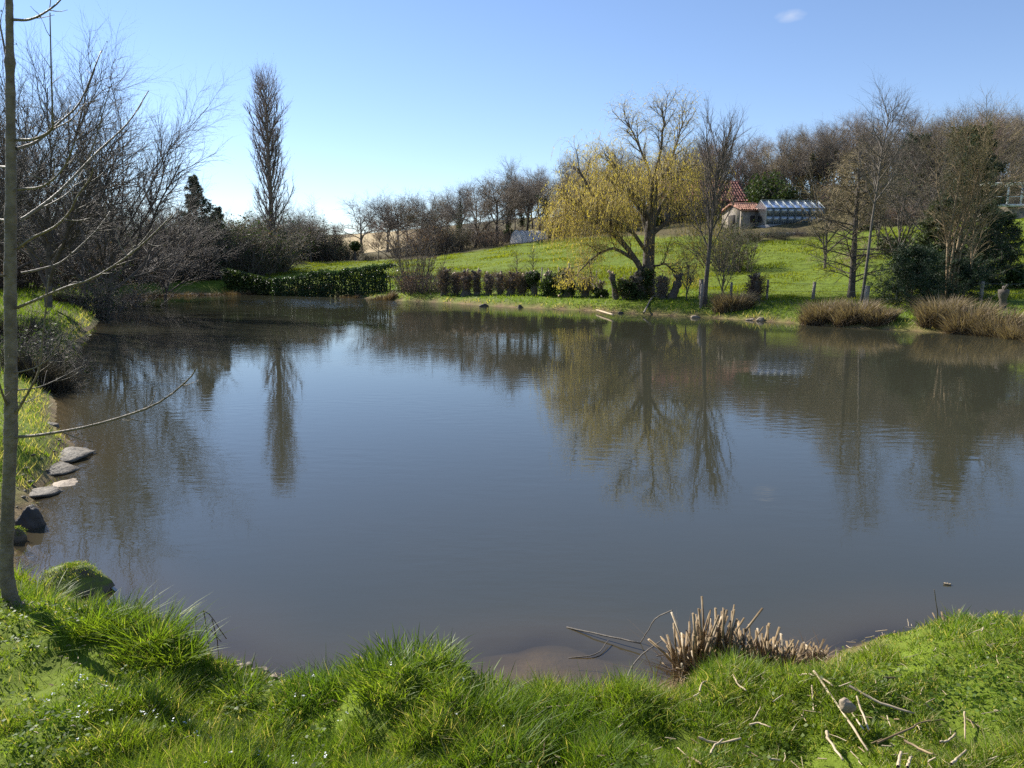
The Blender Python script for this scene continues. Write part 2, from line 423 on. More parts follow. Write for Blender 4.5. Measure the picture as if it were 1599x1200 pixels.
BUMPS = []   # near-bank hummocks: (x, y, radius, height)
for px, py, r, h in [(640, 1055, .30, .10), (700, 1080, .28, .07), (560, 1085, .25, .06), (150, 980, .30, .12), (250, 1000, .22, .10), (1500, 1010, .8, .10), (60, 960, .3, .05), (1180, 1050, .3, .04), (960, 1085, .25, .03),
                     (350, 1120, .25, -.05), (470, 1150, .25, -.06), (200, 1120, .3, .05)]:
    q = at_z(px, py, .3); BUMPS.append((q[0], q[1], r, h))
SILT = at_z(850, 1050, -.05)
def land(x, y):
    x = np.asarray(x, float); y = np.asarray(y, float)
    sh = x.shape; X = np.stack([x.ravel(), y.ravel()], 1)
    out = np.empty(len(X))
    for s in range(0, len(X), 60000):
        c = X[s:s + 60000]
        r = np.linalg.norm(c[:, None] - CT[None, :, :2], axis=-1)
        out[s:s + 60000] = r @ WT[:-3] + WT[-3] + c @ WT[-2:]
    return out.reshape(sh)
def terrain(x, y, full=False):
    x = np.asarray(x, float); y = np.asarray(y, float)
    d0 = pond_d(x, y)
    far = np.clip(np.hypot(x, y) / 20, .15, 1)
    d = d0 + (fbm(x / far * .9, y / far * .9, 5) - .5) * .55 * far
    hl = np.maximum(land(x, y), .3)
    hl = hl + (fbm(x * .35, y * .35, 9, 4) - .5) * .28 * sstep(2, 12, d0) * np.clip(np.hypot(x, y) / 25, .2, 1.3)
    w = np.where(np.hypot(x, y) < 9, .62 + .1 * (x > .5), .55 * far + .12)
    w = w + (.55 * far + .12 - w) * sstep(7, 9, np.hypot(x, y))
    h = np.where(d > 0, hl * (1 - np.exp(-np.maximum(d, 0) / w)), np.maximum(d * .55, -1.6))
    dn = np.hypot(x, y)
    nr = (dn < 9)
    b = np.zeros(x.shape)
    for bx, by, r, hh in BUMPS: b = b + hh * np.exp(-((x - bx)**2 + (y - by)**2) / r**2)
    b = b + (fbm(x * 3.1, y * 3.1, 21, 3) - .5) * .19 + (fbm(x * 8, y * 8, 25, 2) - .5) * .07
    h = h + np.where(nr, b * sstep(-.05, .15, d), 0)
    e = np.exp(-(((x - SILT[0]) / .95)**2 + ((y - SILT[1]) / .55)**2))
    sil = -.035 + .10 * (fbm(x * 4, y * 4, 3, 4) - .5) - .42 * (1 - e)**1.4
    h = np.where(d < .05, np.maximum(h, np.minimum(sil, -.012)), h)
    # muddy spit on the left shore
    return (h, d0) if full else h
def T1(x, y): return float(terrain(A([x]), A([y]))[0])
def on_ground(px, D, sink=0.0):
    z = .5
    for _ in range(4):
        k = (z - EYE) / D       # tan of the elevation angle
        x = (px - 799.5) / FPX * (D * cos(PITCH) - (z - EYE) * sin(PITCH))
        z = T1(x, D)
    return A([x, D, z - sink])
def grid_axis(lo, hi, a, du):
    u = np.arange(math.asinh(lo / a), math.asinh(hi / a) + du, du)
    return a * np.sinh(u)

def build_ground():
    gx = grid_axis(-420, 420, 4.0, .0225); gy = grid_axis(-150, 620, 4.0, .0225)
    X, Y = np.meshgrid(gx, gy)
    Z, d = terrain(X, Y, True)
    nx, ny = len(gx), len(gy)
    i, j = np.meshgrid(np.arange(nx - 1), np.arange(ny - 1))
    b = j * nx + i
    q = np.stack([b, b + 1, b + nx + 1, b + nx], -1).reshape(-1, 4)
    mb = MB(); mb.add(np.stack([X, Y, Z], -1).reshape(-1, 3), q)
    o = mb.build('ground', None, smooth=True, kind='structure')
    # real ground cover colours: grass, wood floor litter, stubble field, mud
    nz = fbm(X * .12, Y * .12, 31, 4); nf = fbm(X * 1.3, Y * 1.3, 37, 3)
    PX = X / np.maximum(Y, 1) * FPX + 800
    green = np.stack([.10 + .07 * nz, .15 + .06 * nz, .018 + 0 * nz], -1)
    litter = np.stack([.075 + .06 * nf, .06 + .05 * nf, .03 + .015 * nf], -1)
    tanf = np.stack([.42 + .06 * nf, .32 + .05 * nf, .17 + .03 * nf], -1)
    mud = np.stack([.09 + .20 * nf, .063 + .135 * nf, .033 + .07 * nf], -1)
    wood = np.zeros(X.shape)
    edge = np.interp(PX, [-500, 300, 430, 600, 640, 760, 870, 1000, 1170, 1450, 1599, 2500], [40, 60, 74, 83, 77, 79, 79, 70, 60.5, 59, 60, 60])
    wood = sstep(0, 1.5, Y - edge + (nf - .5) * 3)
    wood = np.maximum(wood, sstep(12, 16, Y) * sstep(0, 30, -(PX - 140)) * .7)
    tf = sstep(118, 122, Y) * sstep(505, 515, PX) * (1 - sstep(700, 720, PX)) * (1 - sstep(215, 225, Y))
    m = (1 - sstep(.02, .24, Z + (nf - .5) * .2))
    # bare trodden earth under the fence line on the far bank
    pth = np.exp(-((Y - np.interp(PX, [1050, 1250, 1450], [33.5, 31.0, 29.5])) / 1.1)**2) * sstep(1060, 1120, PX) * (1 - sstep(1400, 1500, PX)) * .85
    c = green * (1 - wood[..., None]) + litter * wood[..., None]
    c = c * (1 - tf[..., None]) + tanf * tf[..., None]
    c = c * (1 - pth[..., None]) + litter * pth[..., None]
    c = c * (1 - m[..., None]) + mud * m[..., None]
    ca = o.data.color_attributes.new('cover', 'FLOAT_COLOR', 'POINT')
    ca.data.foreach_set('color', np.concatenate([c, np.ones(X.shape + (1,))], -1).astype(np.float32).ravel())
    mt = bpy.data.materials.new('ground_cover'); mt.use_nodes = True
    N = mt.node_tree.nodes; L = mt.node_tree.links; bs = N['Principled BSDF']; bs.inputs['Roughness'].default_value = .9; bs.inputs['Specular IOR Level'].default_value = .15
    at_ = N.new('ShaderNodeAttribute'); at_.attribute_name = 'cover'
    tc = N.new('ShaderNodeTexCoord')
    nn = N.new('ShaderNodeTexNoise'); nn.inputs['Scale'].default_value = 2.2; nn.inputs['Detail'].default_value = 9; nn.inputs['Roughness'].default_value = .7
    L.new(tc.outputs['Object'], nn.inputs['Vector'])
    mr = N.new('ShaderNodeMapRange'); mr.inputs[1].default_value = .3; mr.inputs[2].default_value = .7; mr.inputs[3].default_value = .55; mr.inputs[4].default_value = 1.35
    L.new(nn.outputs[0], mr.inputs[0])
    sc_ = N.new('ShaderNodeVectorMath'); sc_.operation = 'SCALE'; L.new(at_.outputs['Color'], sc_.inputs[0]); L.new(mr.outputs[0], sc_.inputs['Scale'])
    L.new(sc_.outputs[0], bs.inputs['Base Color'])
    bp = N.new('ShaderNodeBump'); bp.inputs['Strength'].default_value = .8; bp.inputs['Distance'].default_value = .06
    L.new(nn.outputs[0], bp.inputs['Height']); L.new(bp.outputs[0], bs.inputs['Normal'])
    o.data.materials.append(mt)
    return o
build_ground()

def build_water():
    gx = grid_axis(-45, 60, 2.0, .035); gy = grid_axis(2.0, 75, 2.0, .03)
    X, Y = np.meshgrid(gx, gy); nx, ny = len(gx), len(gy)
    Z = terrain(X, Y)
    i, j = np.meshgrid(np.arange(nx - 1), np.arange(ny - 1)); b = j * nx + i
    q = np.stack([b, b + 1, b + nx + 1, b + nx], -1).reshape(-1, 4)
    mb = MB(); mb.add(np.stack([X, Y, Z * 0], -1).reshape(-1, 3), q, var=np.clip(-Z, 0, 2).ravel())
    o = mb.build('water', None, smooth=True, kind='structure')
    m = bpy.data.materials.new('pond_water'); m.use_nodes = True
    N = m.node_tree.nodes; L = m.node_tree.links; N.remove(N['Principled BSDF'])
    at_ = N.new('ShaderNodeAttribute'); at_.attribute_name = 'var'
    ex = N.new('ShaderNodeMath'); ex.operation = 'MULTIPLY'; ex.inputs[1].default_value = -12.0; L.new(at_.outputs['Fac'], ex.inputs[0])
    e2 = N.new('ShaderNodeMath'); e2.operation = 'EXPONENT'; L.new(ex.outputs[0], e2.inputs[0])
    tr = N.new('ShaderNodeBsdfTransparent'); tr.inputs[0].default_value = (.95, .92, .80, 1)
    df = N.new('ShaderNodeBsdfDiffuse'); sb = N.new('ShaderNodeMath'); sb.operation = 'POWER'; sb.inputs[1].default_value = .4; L.new(e2.outputs[0], sb.inputs[0])
    sc2 = N.new('ShaderNodeMix'); sc2.data_type = 'RGBA'; sc2.inputs[6].default_value = (.038, .041, .028, 1); sc2.inputs[7].default_value = (.10, .078, .045, 1); L.new(sb.outputs[0], sc2.inputs[0]); L.new(sc2.outputs[2], df.inputs[0])
    mk = N.new('ShaderNodeMixShader'); L.new(e2.outputs[0], mk.inputs[0]); L.new(df.outputs[0], mk.inputs[1]); L.new(tr.outputs[0], mk.inputs[2])
    gl = N.new('ShaderNodeBsdfGlossy'); gl.inputs['Roughness'].default_value = .004
    tc = N.new('ShaderNodeTexCoord')
    mp = N.new('ShaderNodeMapping'); mp.inputs['Scale'].default_value = (1.0, 2.2, 1); mp.inputs['Rotation'].default_value = (0, 0, .25); L.new(tc.outputs['Object'], mp.inputs[0])
    n1 = N.new('ShaderNodeTexNoise'); n1.inputs['Scale'].default_value = 3.2; n1.inputs['Detail'].default_value = 3; L.new(mp.outputs[0], n1.inputs['Vector'])
    n2 = N.new('ShaderNodeTexNoise'); n2.inputs['Scale'].default_value = .35; n2.inputs['Detail'].default_value = 2; L.new(tc.outputs['Object'], n2.inputs['Vector'])
    # breeze patches: ripples are stronger far out and in drifting patches
    sp = N.new('ShaderNodeSeparateXYZ'); L.new(tc.outputs['Object'], sp.inputs[0])
    far = N.new('ShaderNodeMapRange'); far.interpolation_type = 'SMOOTHSTEP'; far.inputs[1].default_value = 30; far.inputs[2].default_value = 52; L.new(sp.outputs[1], far.inputs[0])
    fx = N.new('ShaderNodeMapRange'); fx.interpolation_type = 'SMOOTHSTEP'; fx.inputs[1].default_value = -19; fx.inputs[2].default_value = -13; L.new(sp.outputs[0], fx.inputs[0])
    fm = N.new('ShaderNodeMath'); fm.operation = 'MULTIPLY'; L.new(far.outputs[0], fm.inputs[0]); L.new(fx.outputs[0], fm.inputs[1])
    pt = N.new('ShaderNodeMapRange'); pt.inputs[1].default_value = .42; pt.inputs[2].default_value = .62; L.new(n2.outputs[0], pt.inputs[0])
    st = N.new('ShaderNodeMath'); st.operation = 'MULTIPLY_ADD'; st.inputs[1].default_value = .018; st.inputs[2].default_value = .005; L.new(pt.outputs[0], st.inputs[0])
    st2 = N.new('ShaderNodeMath'); st2.operation = 'MULTIPLY_ADD'; st2.inputs[1].default_value = .30; L.new(fm.outputs[0], st2.inputs[0]); L.new(st.outputs[0], st2.inputs[2])
    bp = N.new('ShaderNodeBump'); bp.inputs['Distance'].default_value = .12
    L.new(st2.outputs[0], bp.inputs['Strength']); L.new(n1.outputs[0], bp.inputs['Height'])
    L.new(bp.outputs[0], gl.inputs['Normal'])
    fr = N.new('ShaderNodeFresnel'); fr.inputs[0].default_value = 1.65; L.new(bp.outputs[0], fr.inputs['Normal'])
    ge = N.new('ShaderNodeNewGeometry'); nb = N.new('ShaderNodeMath'); nb.operation = 'SUBTRACT'; nb.inputs[0].default_value = 1; L.new(ge.outputs['Backfacing'], nb.inputs[1])
    ff = N.new('ShaderNodeMath'); ff.operation = 'MULTIPLY'; L.new(fr.outputs[0], ff.inputs[0]); L.new(nb.outputs[0], ff.inputs[1])
    mx = N.new('ShaderNodeMixShader'); L.new(ff.outputs[0], mx.inputs[0]); L.new(mk.outputs[0], mx.inputs[1]); L.new(gl.outputs[0], mx.inputs[2])
    L.new(mx.outputs[0], N['Material Output'].inputs[0])
    o.data.materials.append(m)
build_water()

# ------------------------------------------------------------------ trees and shrubs
def stem(rng, H, r, K=9, lean=(0, 0), wob=.01, tip=.25, sink=.15):
    z = np.linspace(-sink, H, K)
    t = np.linspace(0, 1, K)[:, None]
    off = np.cumsum(rng.normal(0, wob * H, (K, 2)), 0) * t + t * A([lean])
    P = np.concatenate([off, z[:, None]], 1)[None]
    R = r * (1 - (1 - tip) * np.linspace(0, 1, K))
    R[0] *= 1.35
    return P, R[None]
def ladder(rng, base, specs):
    """specs: dicts for grow(), applied level on level; returns the list of levels"""
    lv = [base]; L = None
    for s in specs:
        s = dict(s); src = s.pop('src', -1)
        P, R = lv[src][0], lv[src][1]
        P2, R2, L = grow(rng, P, R, **s)
        lv.append((P2, R2))
    return lv
def tips(P, n, rng, lo=.3):
    N, K, _ = P.shape
    idx = np.repeat(np.arange(N), n); f = rng.uniform(lo, .999, len(idx)) * (K - 1); i = f.astype(int); fr = (f - i)[:, None]
    return P[idx, i] * (1 - fr) + P[idx, i + 1] * fr
def assemble(root, lv, mt, mtw, split=False, sides=(8, 5, 3, 3, 3), nl=1, limb_name='limb'):
    """trunk, limbs (one by one when split), branches and twigs as parts of root"""
    b = MB(); tubes(b, lv[0][0], lv[0][1], sides[0]); b.build('trunk', mt, root, True)
    if split:
        for k in range(len(lv[1][0])):
            b = MB(); tubes(b, lv[1][0][k:k + 1], lv[1][1][k:k + 1], sides[1]); b.build(limb_name, mt, root, True)
        rest = lv[2:]
    else:
        rest = lv[1:]
    b = MB()
    for k, (P, R) in enumerate(rest[:-1]): tubes(b, P, R, sides[min(k + 1, 4)])
    if b.n: b.build('branches', mt, root, True, kind='stuff')
    b = MB(); P, R = rest[-1]; rr = np.random.default_rng(len(P))
    tubes(b, P, R, 3, var=rr.random(len(P))); b.build('twigs', mtw, root, False, kind='stuff')

def spec_oak(H, q=1.0):
    return [dict(n=9, t0=.35, t1=1, ang=.8, length=.50 * H, rad=.018 * H, K=6, trop=.10, wig=.16),
            dict(n=int(8 * q), t0=.2, t1=1, ang=.7, length=.20 * H, rad=.008 * H, K=4, trop=.06, wig=.2),
            dict(n=int(6 * q), t0=.15, t1=1, ang=.7, length=.10 * H, rad=.0042 * H, K=3, trop=.03, wig=.2),
            dict(n=int(5 * q), t0=.1, t1=1, ang=.6, length=.055 * H, rad=.0022 * H, K=2, wig=.2)]
def spec_wood(H, q=1.0):
    return [dict(n=15, t0=.28, t1=.98, ang=.75, length=.36 * H, rad=.011 * H, K=5, trop=.12, wig=.12, lf=lambda t: 1.15 - .6 * t),
            dict(n=int(7 * q), t0=.2, t1=1, ang=.6, length=.13 * H, rad=.005 * H, K=3, trop=.1, wig=.15),
            dict(n=int(6 * q), t0=.1, t1=1, ang=.6, length=.075 * H, rad=.0028 * H, K=3, trop=.05, wig=.15),
            dict(n=int(3 * q), t0=.1, t1=1, ang=.6, length=.05 * H, rad=.0018 * H, K=2, wig=.2)]

def bare_tree(name, label, cat, px, D, top, seed, spec, mt, mtw, f=.6, r=.02, lean=(0, 0), split=False, group=None, wob=.012, K=9, H=None):
    rng = np.random.default_rng(seed)
    g = on_ground(px, D)
    if H is None: H = zfor(top, D) - g[2]
    root = thing(name, label, cat, g, group=group)
    base = stem(rng, H * f, r * H, K, (lean[0], lean[1]), wob)
    lv = ladder(rng, base, spec(H))
    zmax = np.percentile(lv[-1][0][..., 2], 99.2)
    k = H / zmax
    lv = [(P * k, R * k) for P, R in lv]
    assemble(root, lv, mt, mtw, split)
    return root, lv

# --- the wood on the hill: seven bare trees and copies of them, each with trunk, branches and twigs
WOOD = []
def wood_variants():
    for v in range(7):
        rng = np.random.default_rng(100 + v)
        H = 10.0
        if v < 3: base = stem(rng, H * .62, .021 * H, 8, (rng.normal(0, .5), rng.normal(0, .5)), .012); sp = spec_oak(H, 1.35)
        else: base = stem(rng, H * .93, .013 * H, 9, (rng.normal(0, .5), rng.normal(0, .5)), .010); sp = spec_wood(H, 1.4)
        lv = ladder(rng, base, sp)
        k = H / np.percentile(lv[-1][0][..., 2], 98.5)
        lv = [(P * k, R * k) for P, R in lv]
        b = MB(); tubes(b, lv[0][0], lv[0][1], 6); t = b.mesh('trunk', M['bark_dark'], True)
        b = MB(); [tubes(b, P, R, 3) for P, R in lv[1:3]]; br = b.mesh('branches', M['bark_dark'], True)
        b = MB(); [tubes(b, P, R, 3, var=rng.random(len(P))) for P, R in lv[3:]]
        tw = b.mesh('twigs', M[('twig_brown', 'twig_grey', 'twig_olive', 'twig_brown', 'twig_grey', 'twig_red', 'twig_brown')[v]], False)
        extra = None
        if v in (2, 4, 6):      # ivy climbing the trunk
            b = MB(); n = 1500
            tt = rng.random(n); P0 = lv[0][0][0]; i = np.clip(tt * .8 * (len(P0) - 1), 0, len(P0) - 1.01); ii = i.astype(int); fr = (i - ii)[:, None]
            c = P0[ii] * (1 - fr) + P0[ii + 1] * fr
            c = c + rng.normal(0, 1, (n, 3)) * A([.34, .34, .3]) * (1.1 - tt[:, None] * .5)
            c2 = tips(lv[1][0][:6], 60, rng, .0); c2 = c2[:360] + rng.normal(0, .2, (min(360, len(c2)), 3))
            leaves(b, np.concatenate([c, c2]), .12, rng); extra = b.mesh('ivy', M['ivy'])
        WOOD.append((H, t, br, tw, extra))
wood_variants()
WLAB = {0: 'spreading bare oak', 1: 'rounded bare oak', 2: 'ivy trunked bare oak', 3: 'slender bare woodland tree', 4: 'tall dark ivy wrapped tree', 5: 'upright reddish bare tree', 6: 'narrow ivy stemmed tree'}
def wood_tree(px, D, top, v, label, name='bare_tree', group=None, wide=1.0, rz=0.0):
    g = on_ground(px, D, .1)
    Hs = max(zfor(top, D) - g[2], 2.5)
    H, t, br, tw, ex = WOOD[v]
    s = Hs / H
    r = thing(name, label, 'tree', g, rz, group); r.scale = (s * wide, s * wide, s)
    for nm, me, kd in (('trunk', t, None), ('branches', br, 'stuff'), ('twigs', tw, 'stuff'), ('ivy', ex, 'stuff')):
        if me is None: continue
        o = bpy.data.objects.new(nm, me); COL.objects.link(o); o.parent = r
        if kd: o['kind'] = kd
    return r

SKY_X = [520, 545, 600, 640, 680, 720, 770, 830, 900, 960, 1060, 1150, 1180, 1240, 1290, 1340, 1400, 1450, 1520, 1600, 1800]
SKY_Y = [345, 305, 300, 295, 300, 282, 264, 256, 246, 234, 220, 208, 210, 190, 186, 180, 176, 180, 168, 166, 170]
def the_wood():
    rng = np.random.default_rng(7)
    # trees one can single out along the top of the meadow
    solo = [(566, 112, 302, 1, 'lone rounded bare oak left of the skyline row above the tan field', 1.5),
            (622, 112, 304, 0, 'bare oak second from the left on the skyline, above the tan field', 1.5),
            (660, 106, 300, 2, 'ivy clad bare oak third from the left on the skyline', 1.5),
            (684, 84, 318, 0, 'low crooked bare oak at the left corner of the bright meadow', 1.2),
            (741, 84, 296, 1, 'bare oak with forked dark trunk at the meadow edge, left of its taller twin', 1.45),
            (776, 84, 268, 0, 'tall spreading bare oak at the meadow edge left of the white tunnel', 1.4),
            (716, 92, 284, 4, 'bare tree wrapped in dark ivy left of the two meadow edge oaks', .9),
            (824, 98, 276, 6, 'ivy clad upright tree behind the white plastic tunnel', .9),
            (590, 80, 345, 5, 'small reddish bare tree in front of the tan field', 1.1)]
    for px, D, top, v, lab, w in solo: wood_tree(px, D, top, v, lab, 'bare_oak' if v < 3 else 'bare_tree', None, w, rng.random() * 6.3)
    for v in WLAB: pass
    for i in range(7):
        px = 590 + 215 * (i + rng.random()) / 7; v = int(rng.choice([0, 1, 3, 2, 0]))
        wood_tree(px, rng.uniform(100, 116), np.interp(px, SKY_X, SKY_Y) + rng.uniform(2, 16), v, WLAB[v] + ' in the back row of the skyline left of the tunnel', 'bare_oak', 'bare trees in the back row of the skyline, %s' % WLAB[v], rng.uniform(1.1, 1.5), rng.random() * 6.3)
    n = 104
    for i in range(n):
        px = 790 + (1850 - 790) * (i + rng.random()) / n
        row = i % 3
        D = (84, 94, 106)[row] + rng.uniform(-4, 4)
        if px > 1180: D -= 6
        if 1040 < px < 1350 and row == 0: D = 88 + rng.uniform(-3, 3)
        top = np.interp(px, SKY_X, SKY_Y) + (34, 16, 0)[row] * rng.uniform(.3, 1.2) + rng.normal(0, 9)
        v = int(rng.choice([0, 1, 0, 3, 4, 5, 1, 6, 2]))
        reg = 'left of the willow' if px < 900 else 'behind the willow' if px < 1060 else 'behind the upswept tree' if px < 1180 else 'above the greenhouse' if px < 1300 else 'behind the broad leafless conifer' if px < 1420 else 'at the upper right' if px < 1600 else 'past the right edge'
        wood_tree(px, D, top, v, WLAB[v] + ' ' + reg + ', ' + ('front', 'middle', 'back')[row] + ' row of the wood', 'woodland_tree', 'bare trees of the hilltop wood, %s' % WLAB[v], rng.uniform(.9, 1.25), rng.random() * 6.3)
    # far bare trees behind the left bank
    for i in range(26):
        px = -60 + 590 * (i + rng.random()) / 26
        D = rng.uniform(78, 96)
        top = np.interp(px, [-60, 150, 340, 380, 470, 500, 545], [300, 300, 335, 330, 318, 345, 350]) + rng.uniform(-6, 18)
        v = int(rng.choice([0, 3, 5, 5, 1]))
        wood_tree(px, D, top, v, WLAB[v] + ' in the tree belt beyond the far left bank', 'bare_tree', 'bare trees beyond the far left bank, %s' % WLAB[v], rng.uniform(1, 1.4), rng.random() * 6.3)
the_wood()

# --- bare thickets and shrubs
THICK = []
def thicket_variants():
    for v in range(4):
        rng = np.random.default_rng(300 + v)
        n = 34
        a = rng.random(n) * 6.28; rr = rng.random(n)**.6
        P0 = np.zeros((n, 6, 3)); p = np.stack([np.cos(a) * rr * .8, np.sin(a) * rr * .8, a * 0 - .1], 1)
        d = norm(np.stack([np.cos(a) * rr * .55, np.sin(a) * rr * .55, a * 0 + 1], 1))
        Lh = rng.uniform(1.3, 2.4, n)
        for k in range(6):
            P0[:, k] = p; d = norm(d + rng.normal(0, .12, (n, 3)) + A([0, 0, .02])); p = p + d * (Lh / 5)[:, None]
        R0 = rng.uniform(.014, .03, n)[:, None] * np.linspace(1, .35, 6)[None]
        lv = ladder(rng, (P0, R0), [dict(n=7, t0=.12, t1=1, ang=.65, length=.62, rad=.010, K=4, trop=.06, wig=.2),
                                    dict(n=7, t0=.1, t1=1, ang=.65, length=.30, rad=.006, K=2, wig=.2)])
        zt = np.percentile(lv[2][0][..., 2], 99.3); kz = 2.4 / zt; lv = [(P * kz, R * kz) for P, R in lv]
        b = MB(); tubes(b, *lv[0], 4); tubes(b, *lv[1], 3); st = b.mesh('stems', M['bark_grey' if v == 3 else 'bark_dark'])
        b = MB(); tubes(b, *lv[2], 3, var=rng.random(len(lv[2][0]))); tw = b.mesh('twigs', M[('twig_brown', 'twig_grey', 'twig_red', 'twig_olive')[v]])
        b = MB(); c = tips(lv[2][0], 1, rng); c = c[rng.random(len(c)) < (.5 if v != 1 else .25)]
        leaves(b, c, .05, rng); lf = b.mesh('leaves', M[('ivy', 'dry_leaf', 'bud', 'ivy')[v]])
        THICK.append((2.4, st, tw, lf))
thicket_variants()
TLAB = ['dark bare shrub', 'greyish bare shrub', 'reddish budding shrub', 'olive brown shrub']
def shrub(px, D, top, v, label, wide=1.0, group=None, rz=0.0, name='bare_shrub', hmin=.5, sink=.1):
    g = on_ground(px, D, sink)
    s = max(zfor(top, D) - g[2], hmin) / THICK[v][0]
    r = thing(name, label, 'shrub', g, rz, group); r.scale = (s * wide, s * wide, s)
    for nm, me in zip(('stems', 'twigs', 'leaves'), THICK[v][1:]):
        o = bpy.data.objects.new(nm, me); COL.objects.link(o); o.parent = r; o['kind'] = 'stuff'
    return r
def thickets():
    rng = np.random.default_rng(11)
    def row(n, x0, x1, d0, d1, tx, ty, where, vs, jit=8, wide=(1.0, 1.5), name='bare_shrub', skip=(0, 0)):
        for i in range(n):
            px = x0 + (x1 - x0) * (i + rng.random()) / n
            if skip[0] < px < skip[1]: continue
            D = rng.uniform(d0, d1); v = int(rng.choice(vs))
            for _ in range(12):
                if float(pond_d(A([(px - 800) / FPX * D]), A([D]))[0]) < 5.0: D += 1.2
            top = np.interp(px, tx, ty) + rng.uniform(-jit, jit * 1.5)
            shrub(px, D, top, v, TLAB[v] + ' ' + where, rng.uniform(*wide), TLAB[v] + 's ' + where, rng.random() * 6.3, name)
    # left bank, near to far
    row(12, -140, 150, 27, 40, [-140, 150], [320, 350], 'under the big bare trees on the left bank', [0, 0, 1], 14)
    row(16, 90, 330, 44, 58, [90, 200, 330], [330, 338, 362], 'along the shaded left bank', [0, 0, 1, 0], 14, (1.0, 1.4))
    row(20, 250, 440, 58, 70, [250, 330, 400, 440], [345, 362, 362, 385], 'behind the poplar and the far left bank', [0, 0, 3, 1], 10, (1.1, 1.5))
    row(14, 300, 420, 63, 75, [300, 420], [338, 345], 'in the back row behind the far left bank', [0, 3, 1], 8, (1.1, 1.5))
    row(14, 435, 545, 84, 92, [435, 500, 545], [345, 352, 375], 'at the far end of the small green field', [0, 3, 0], 10, (1.1, 1.6))
    row(6, 560, 640, 83, 86, [560, 640], [396, 398], 'in the low hedgerow under the tan field', [1, 3], 2, (1.6, 2.2))
    row(17, 625, 880, 82, 88, [625, 700, 800, 880], [358, 354, 357, 350], 'along the top edge of the bright meadow', [1, 3, 2, 1], 9, (1.0, 1.5), skip=(795, 866))
    row(9, 640, 870, 91, 97, [640, 870], [348, 337], 'in the second row above the bright meadow', [1, 2], 8, (1.2, 1.6))
    row(16, 1120, 1430, 60, 62.5, [1120, 1200, 1430], [354, 357, 350], 'on the terrace edge below the greenhouse', [3, 1, 0], 4, (1.2, 2.0))
    row(20, 1300, 1700, 68, 80, [1300, 1400, 1700], [275, 262, 250], 'behind the sheds on the slope', [2, 1, 3], 14, (.9, 1.2))
    row(34, 860, 1700, 80, 92, [860, 1130, 1700], [315, 285, 265], 'filling the foot of the hilltop wood', [2, 1, 3], 10, (1.1, 1.5))
    row(14, 1330, 1620, 60, 66, [1330, 1620], [312, 290], 'on the slope behind the right hand trees', [2, 1, 3], 12, (.9, 1.2))
    # ones that stand out
    shrub(650, 47, 352, 1, 'tall pinkish bare shrub at the left end of the pollard row', .6)
    shrub(648, 45.5, 418, 2, 'low spreading purplish shrub leaning over the far water edge', 1.3)
    shrub(672, 45, 425, 1, 'low grey shrub beside the first pollard stumps', 1.7)
    shrub(632, 47, 425, 0, 'dark low shrub where the clipped hedge ends', 1.2)
    shrub(1150, 46, 360, 3, 'olive budding shrub in the meadow right of the tall slender tree', 1.2)
    shrub(1128, 48, 335, 3, 'taller olive shrub behind the thin young tree', 1.0)
    shrub(70, 13.5, 505, 0, 'dark leaning shrub at the water edge on the left bank', 1.5, sink=.2)
    shrub(30, 12.5, 515, 0, 'dark tangled shrub behind the sapling on the left bank', 1.3, sink=.2)
    shrub(150, 30, 425, 0, 'dark shrub hanging over the inlet on the left bank', 1.5)
    shrub(185, 38, 425, 1, 'grey shrub at the far end of the inlet', 1.4)
thickets()

# --- big bare trees of the left bank
def spec_left(H):
    return [dict(n=13, t0=.12, t1=1, ang=.72, length=.62 * H, rad=.012 * H, K=8, trop=.075, wig=.10),
            dict(n=11, t0=.2, t1=1, ang=.55, length=.22 * H, rad=.0055 * H, K=5, trop=.05, wig=.14),
            dict(n=9, t0=.12, t1=1, ang=.55, length=.12 * H, rad=.0028 * H, K=3, trop=.03, wig=.16),
            dict(n=5, t0=.1, t1=1, ang=.5, length=.06 * H, rad=.0017 * H, K=2, trop=.02, wig=.2)]
for px, D, top, seed, lean, lab in [(75, 25, 25, 21, (.5, 0), 'largest bare tree on the left bank, fanning its branches over the water'),
                                    (165, 32, 75, 22, (1.2, 0), 'bare tree leaning right behind the largest left bank tree'),
                                    (-70, 21, 30, 23, (.3, 0), 'bare tree cut by the left edge of the picture'),
                                    (15, 36, 95, 24, (.4, 0), 'bare tree at the back of the left bank group')]:
    bare_tree('bare_tree', lab, 'tree', px, D, top, seed, spec_left, M['bark_dark'], M['twig_dark'], f=.5, r=.014, lean=lean, split=True)
def spec_small(H):
    return [dict(n=12, t0=.15, t1=1, ang=.6, length=.5 * H, rad=.012 * H, K=6, trop=.1, wig=.12),
            dict(n=7, t0=.2, t1=1, ang=.55, length=.2 * H, rad=.006 * H, K=4, trop=.05, wig=.15),
            dict(n=7, t0=.1, t1=1, ang=.55, length=.1 * H, rad=.003 * H, K=3, wig=.2)]
bare_tree('bare_tree', 'smaller bare tree between the left bank group and the dark conifer', 'tree', 255, 46, 265, 25, spec_left, M['bark_dark'], M['twig_grey'], f=.5, r=.014, lean=(1.0, 0))
bare_tree('bare_tree', 'rounded bare tree just right of the poplar trunk', 'tree', 458, 78, 312, 26, spec_small, M['bark_dark'], M['twig_grey'], f=.5, r=.014)
bare_tree('bare_tree', 'bare tree in front of the left thicket', 'tree', 130, 41, 200, 27, spec_left, M['bark_dark'], M['twig_grey'], f=.5, r=.014)

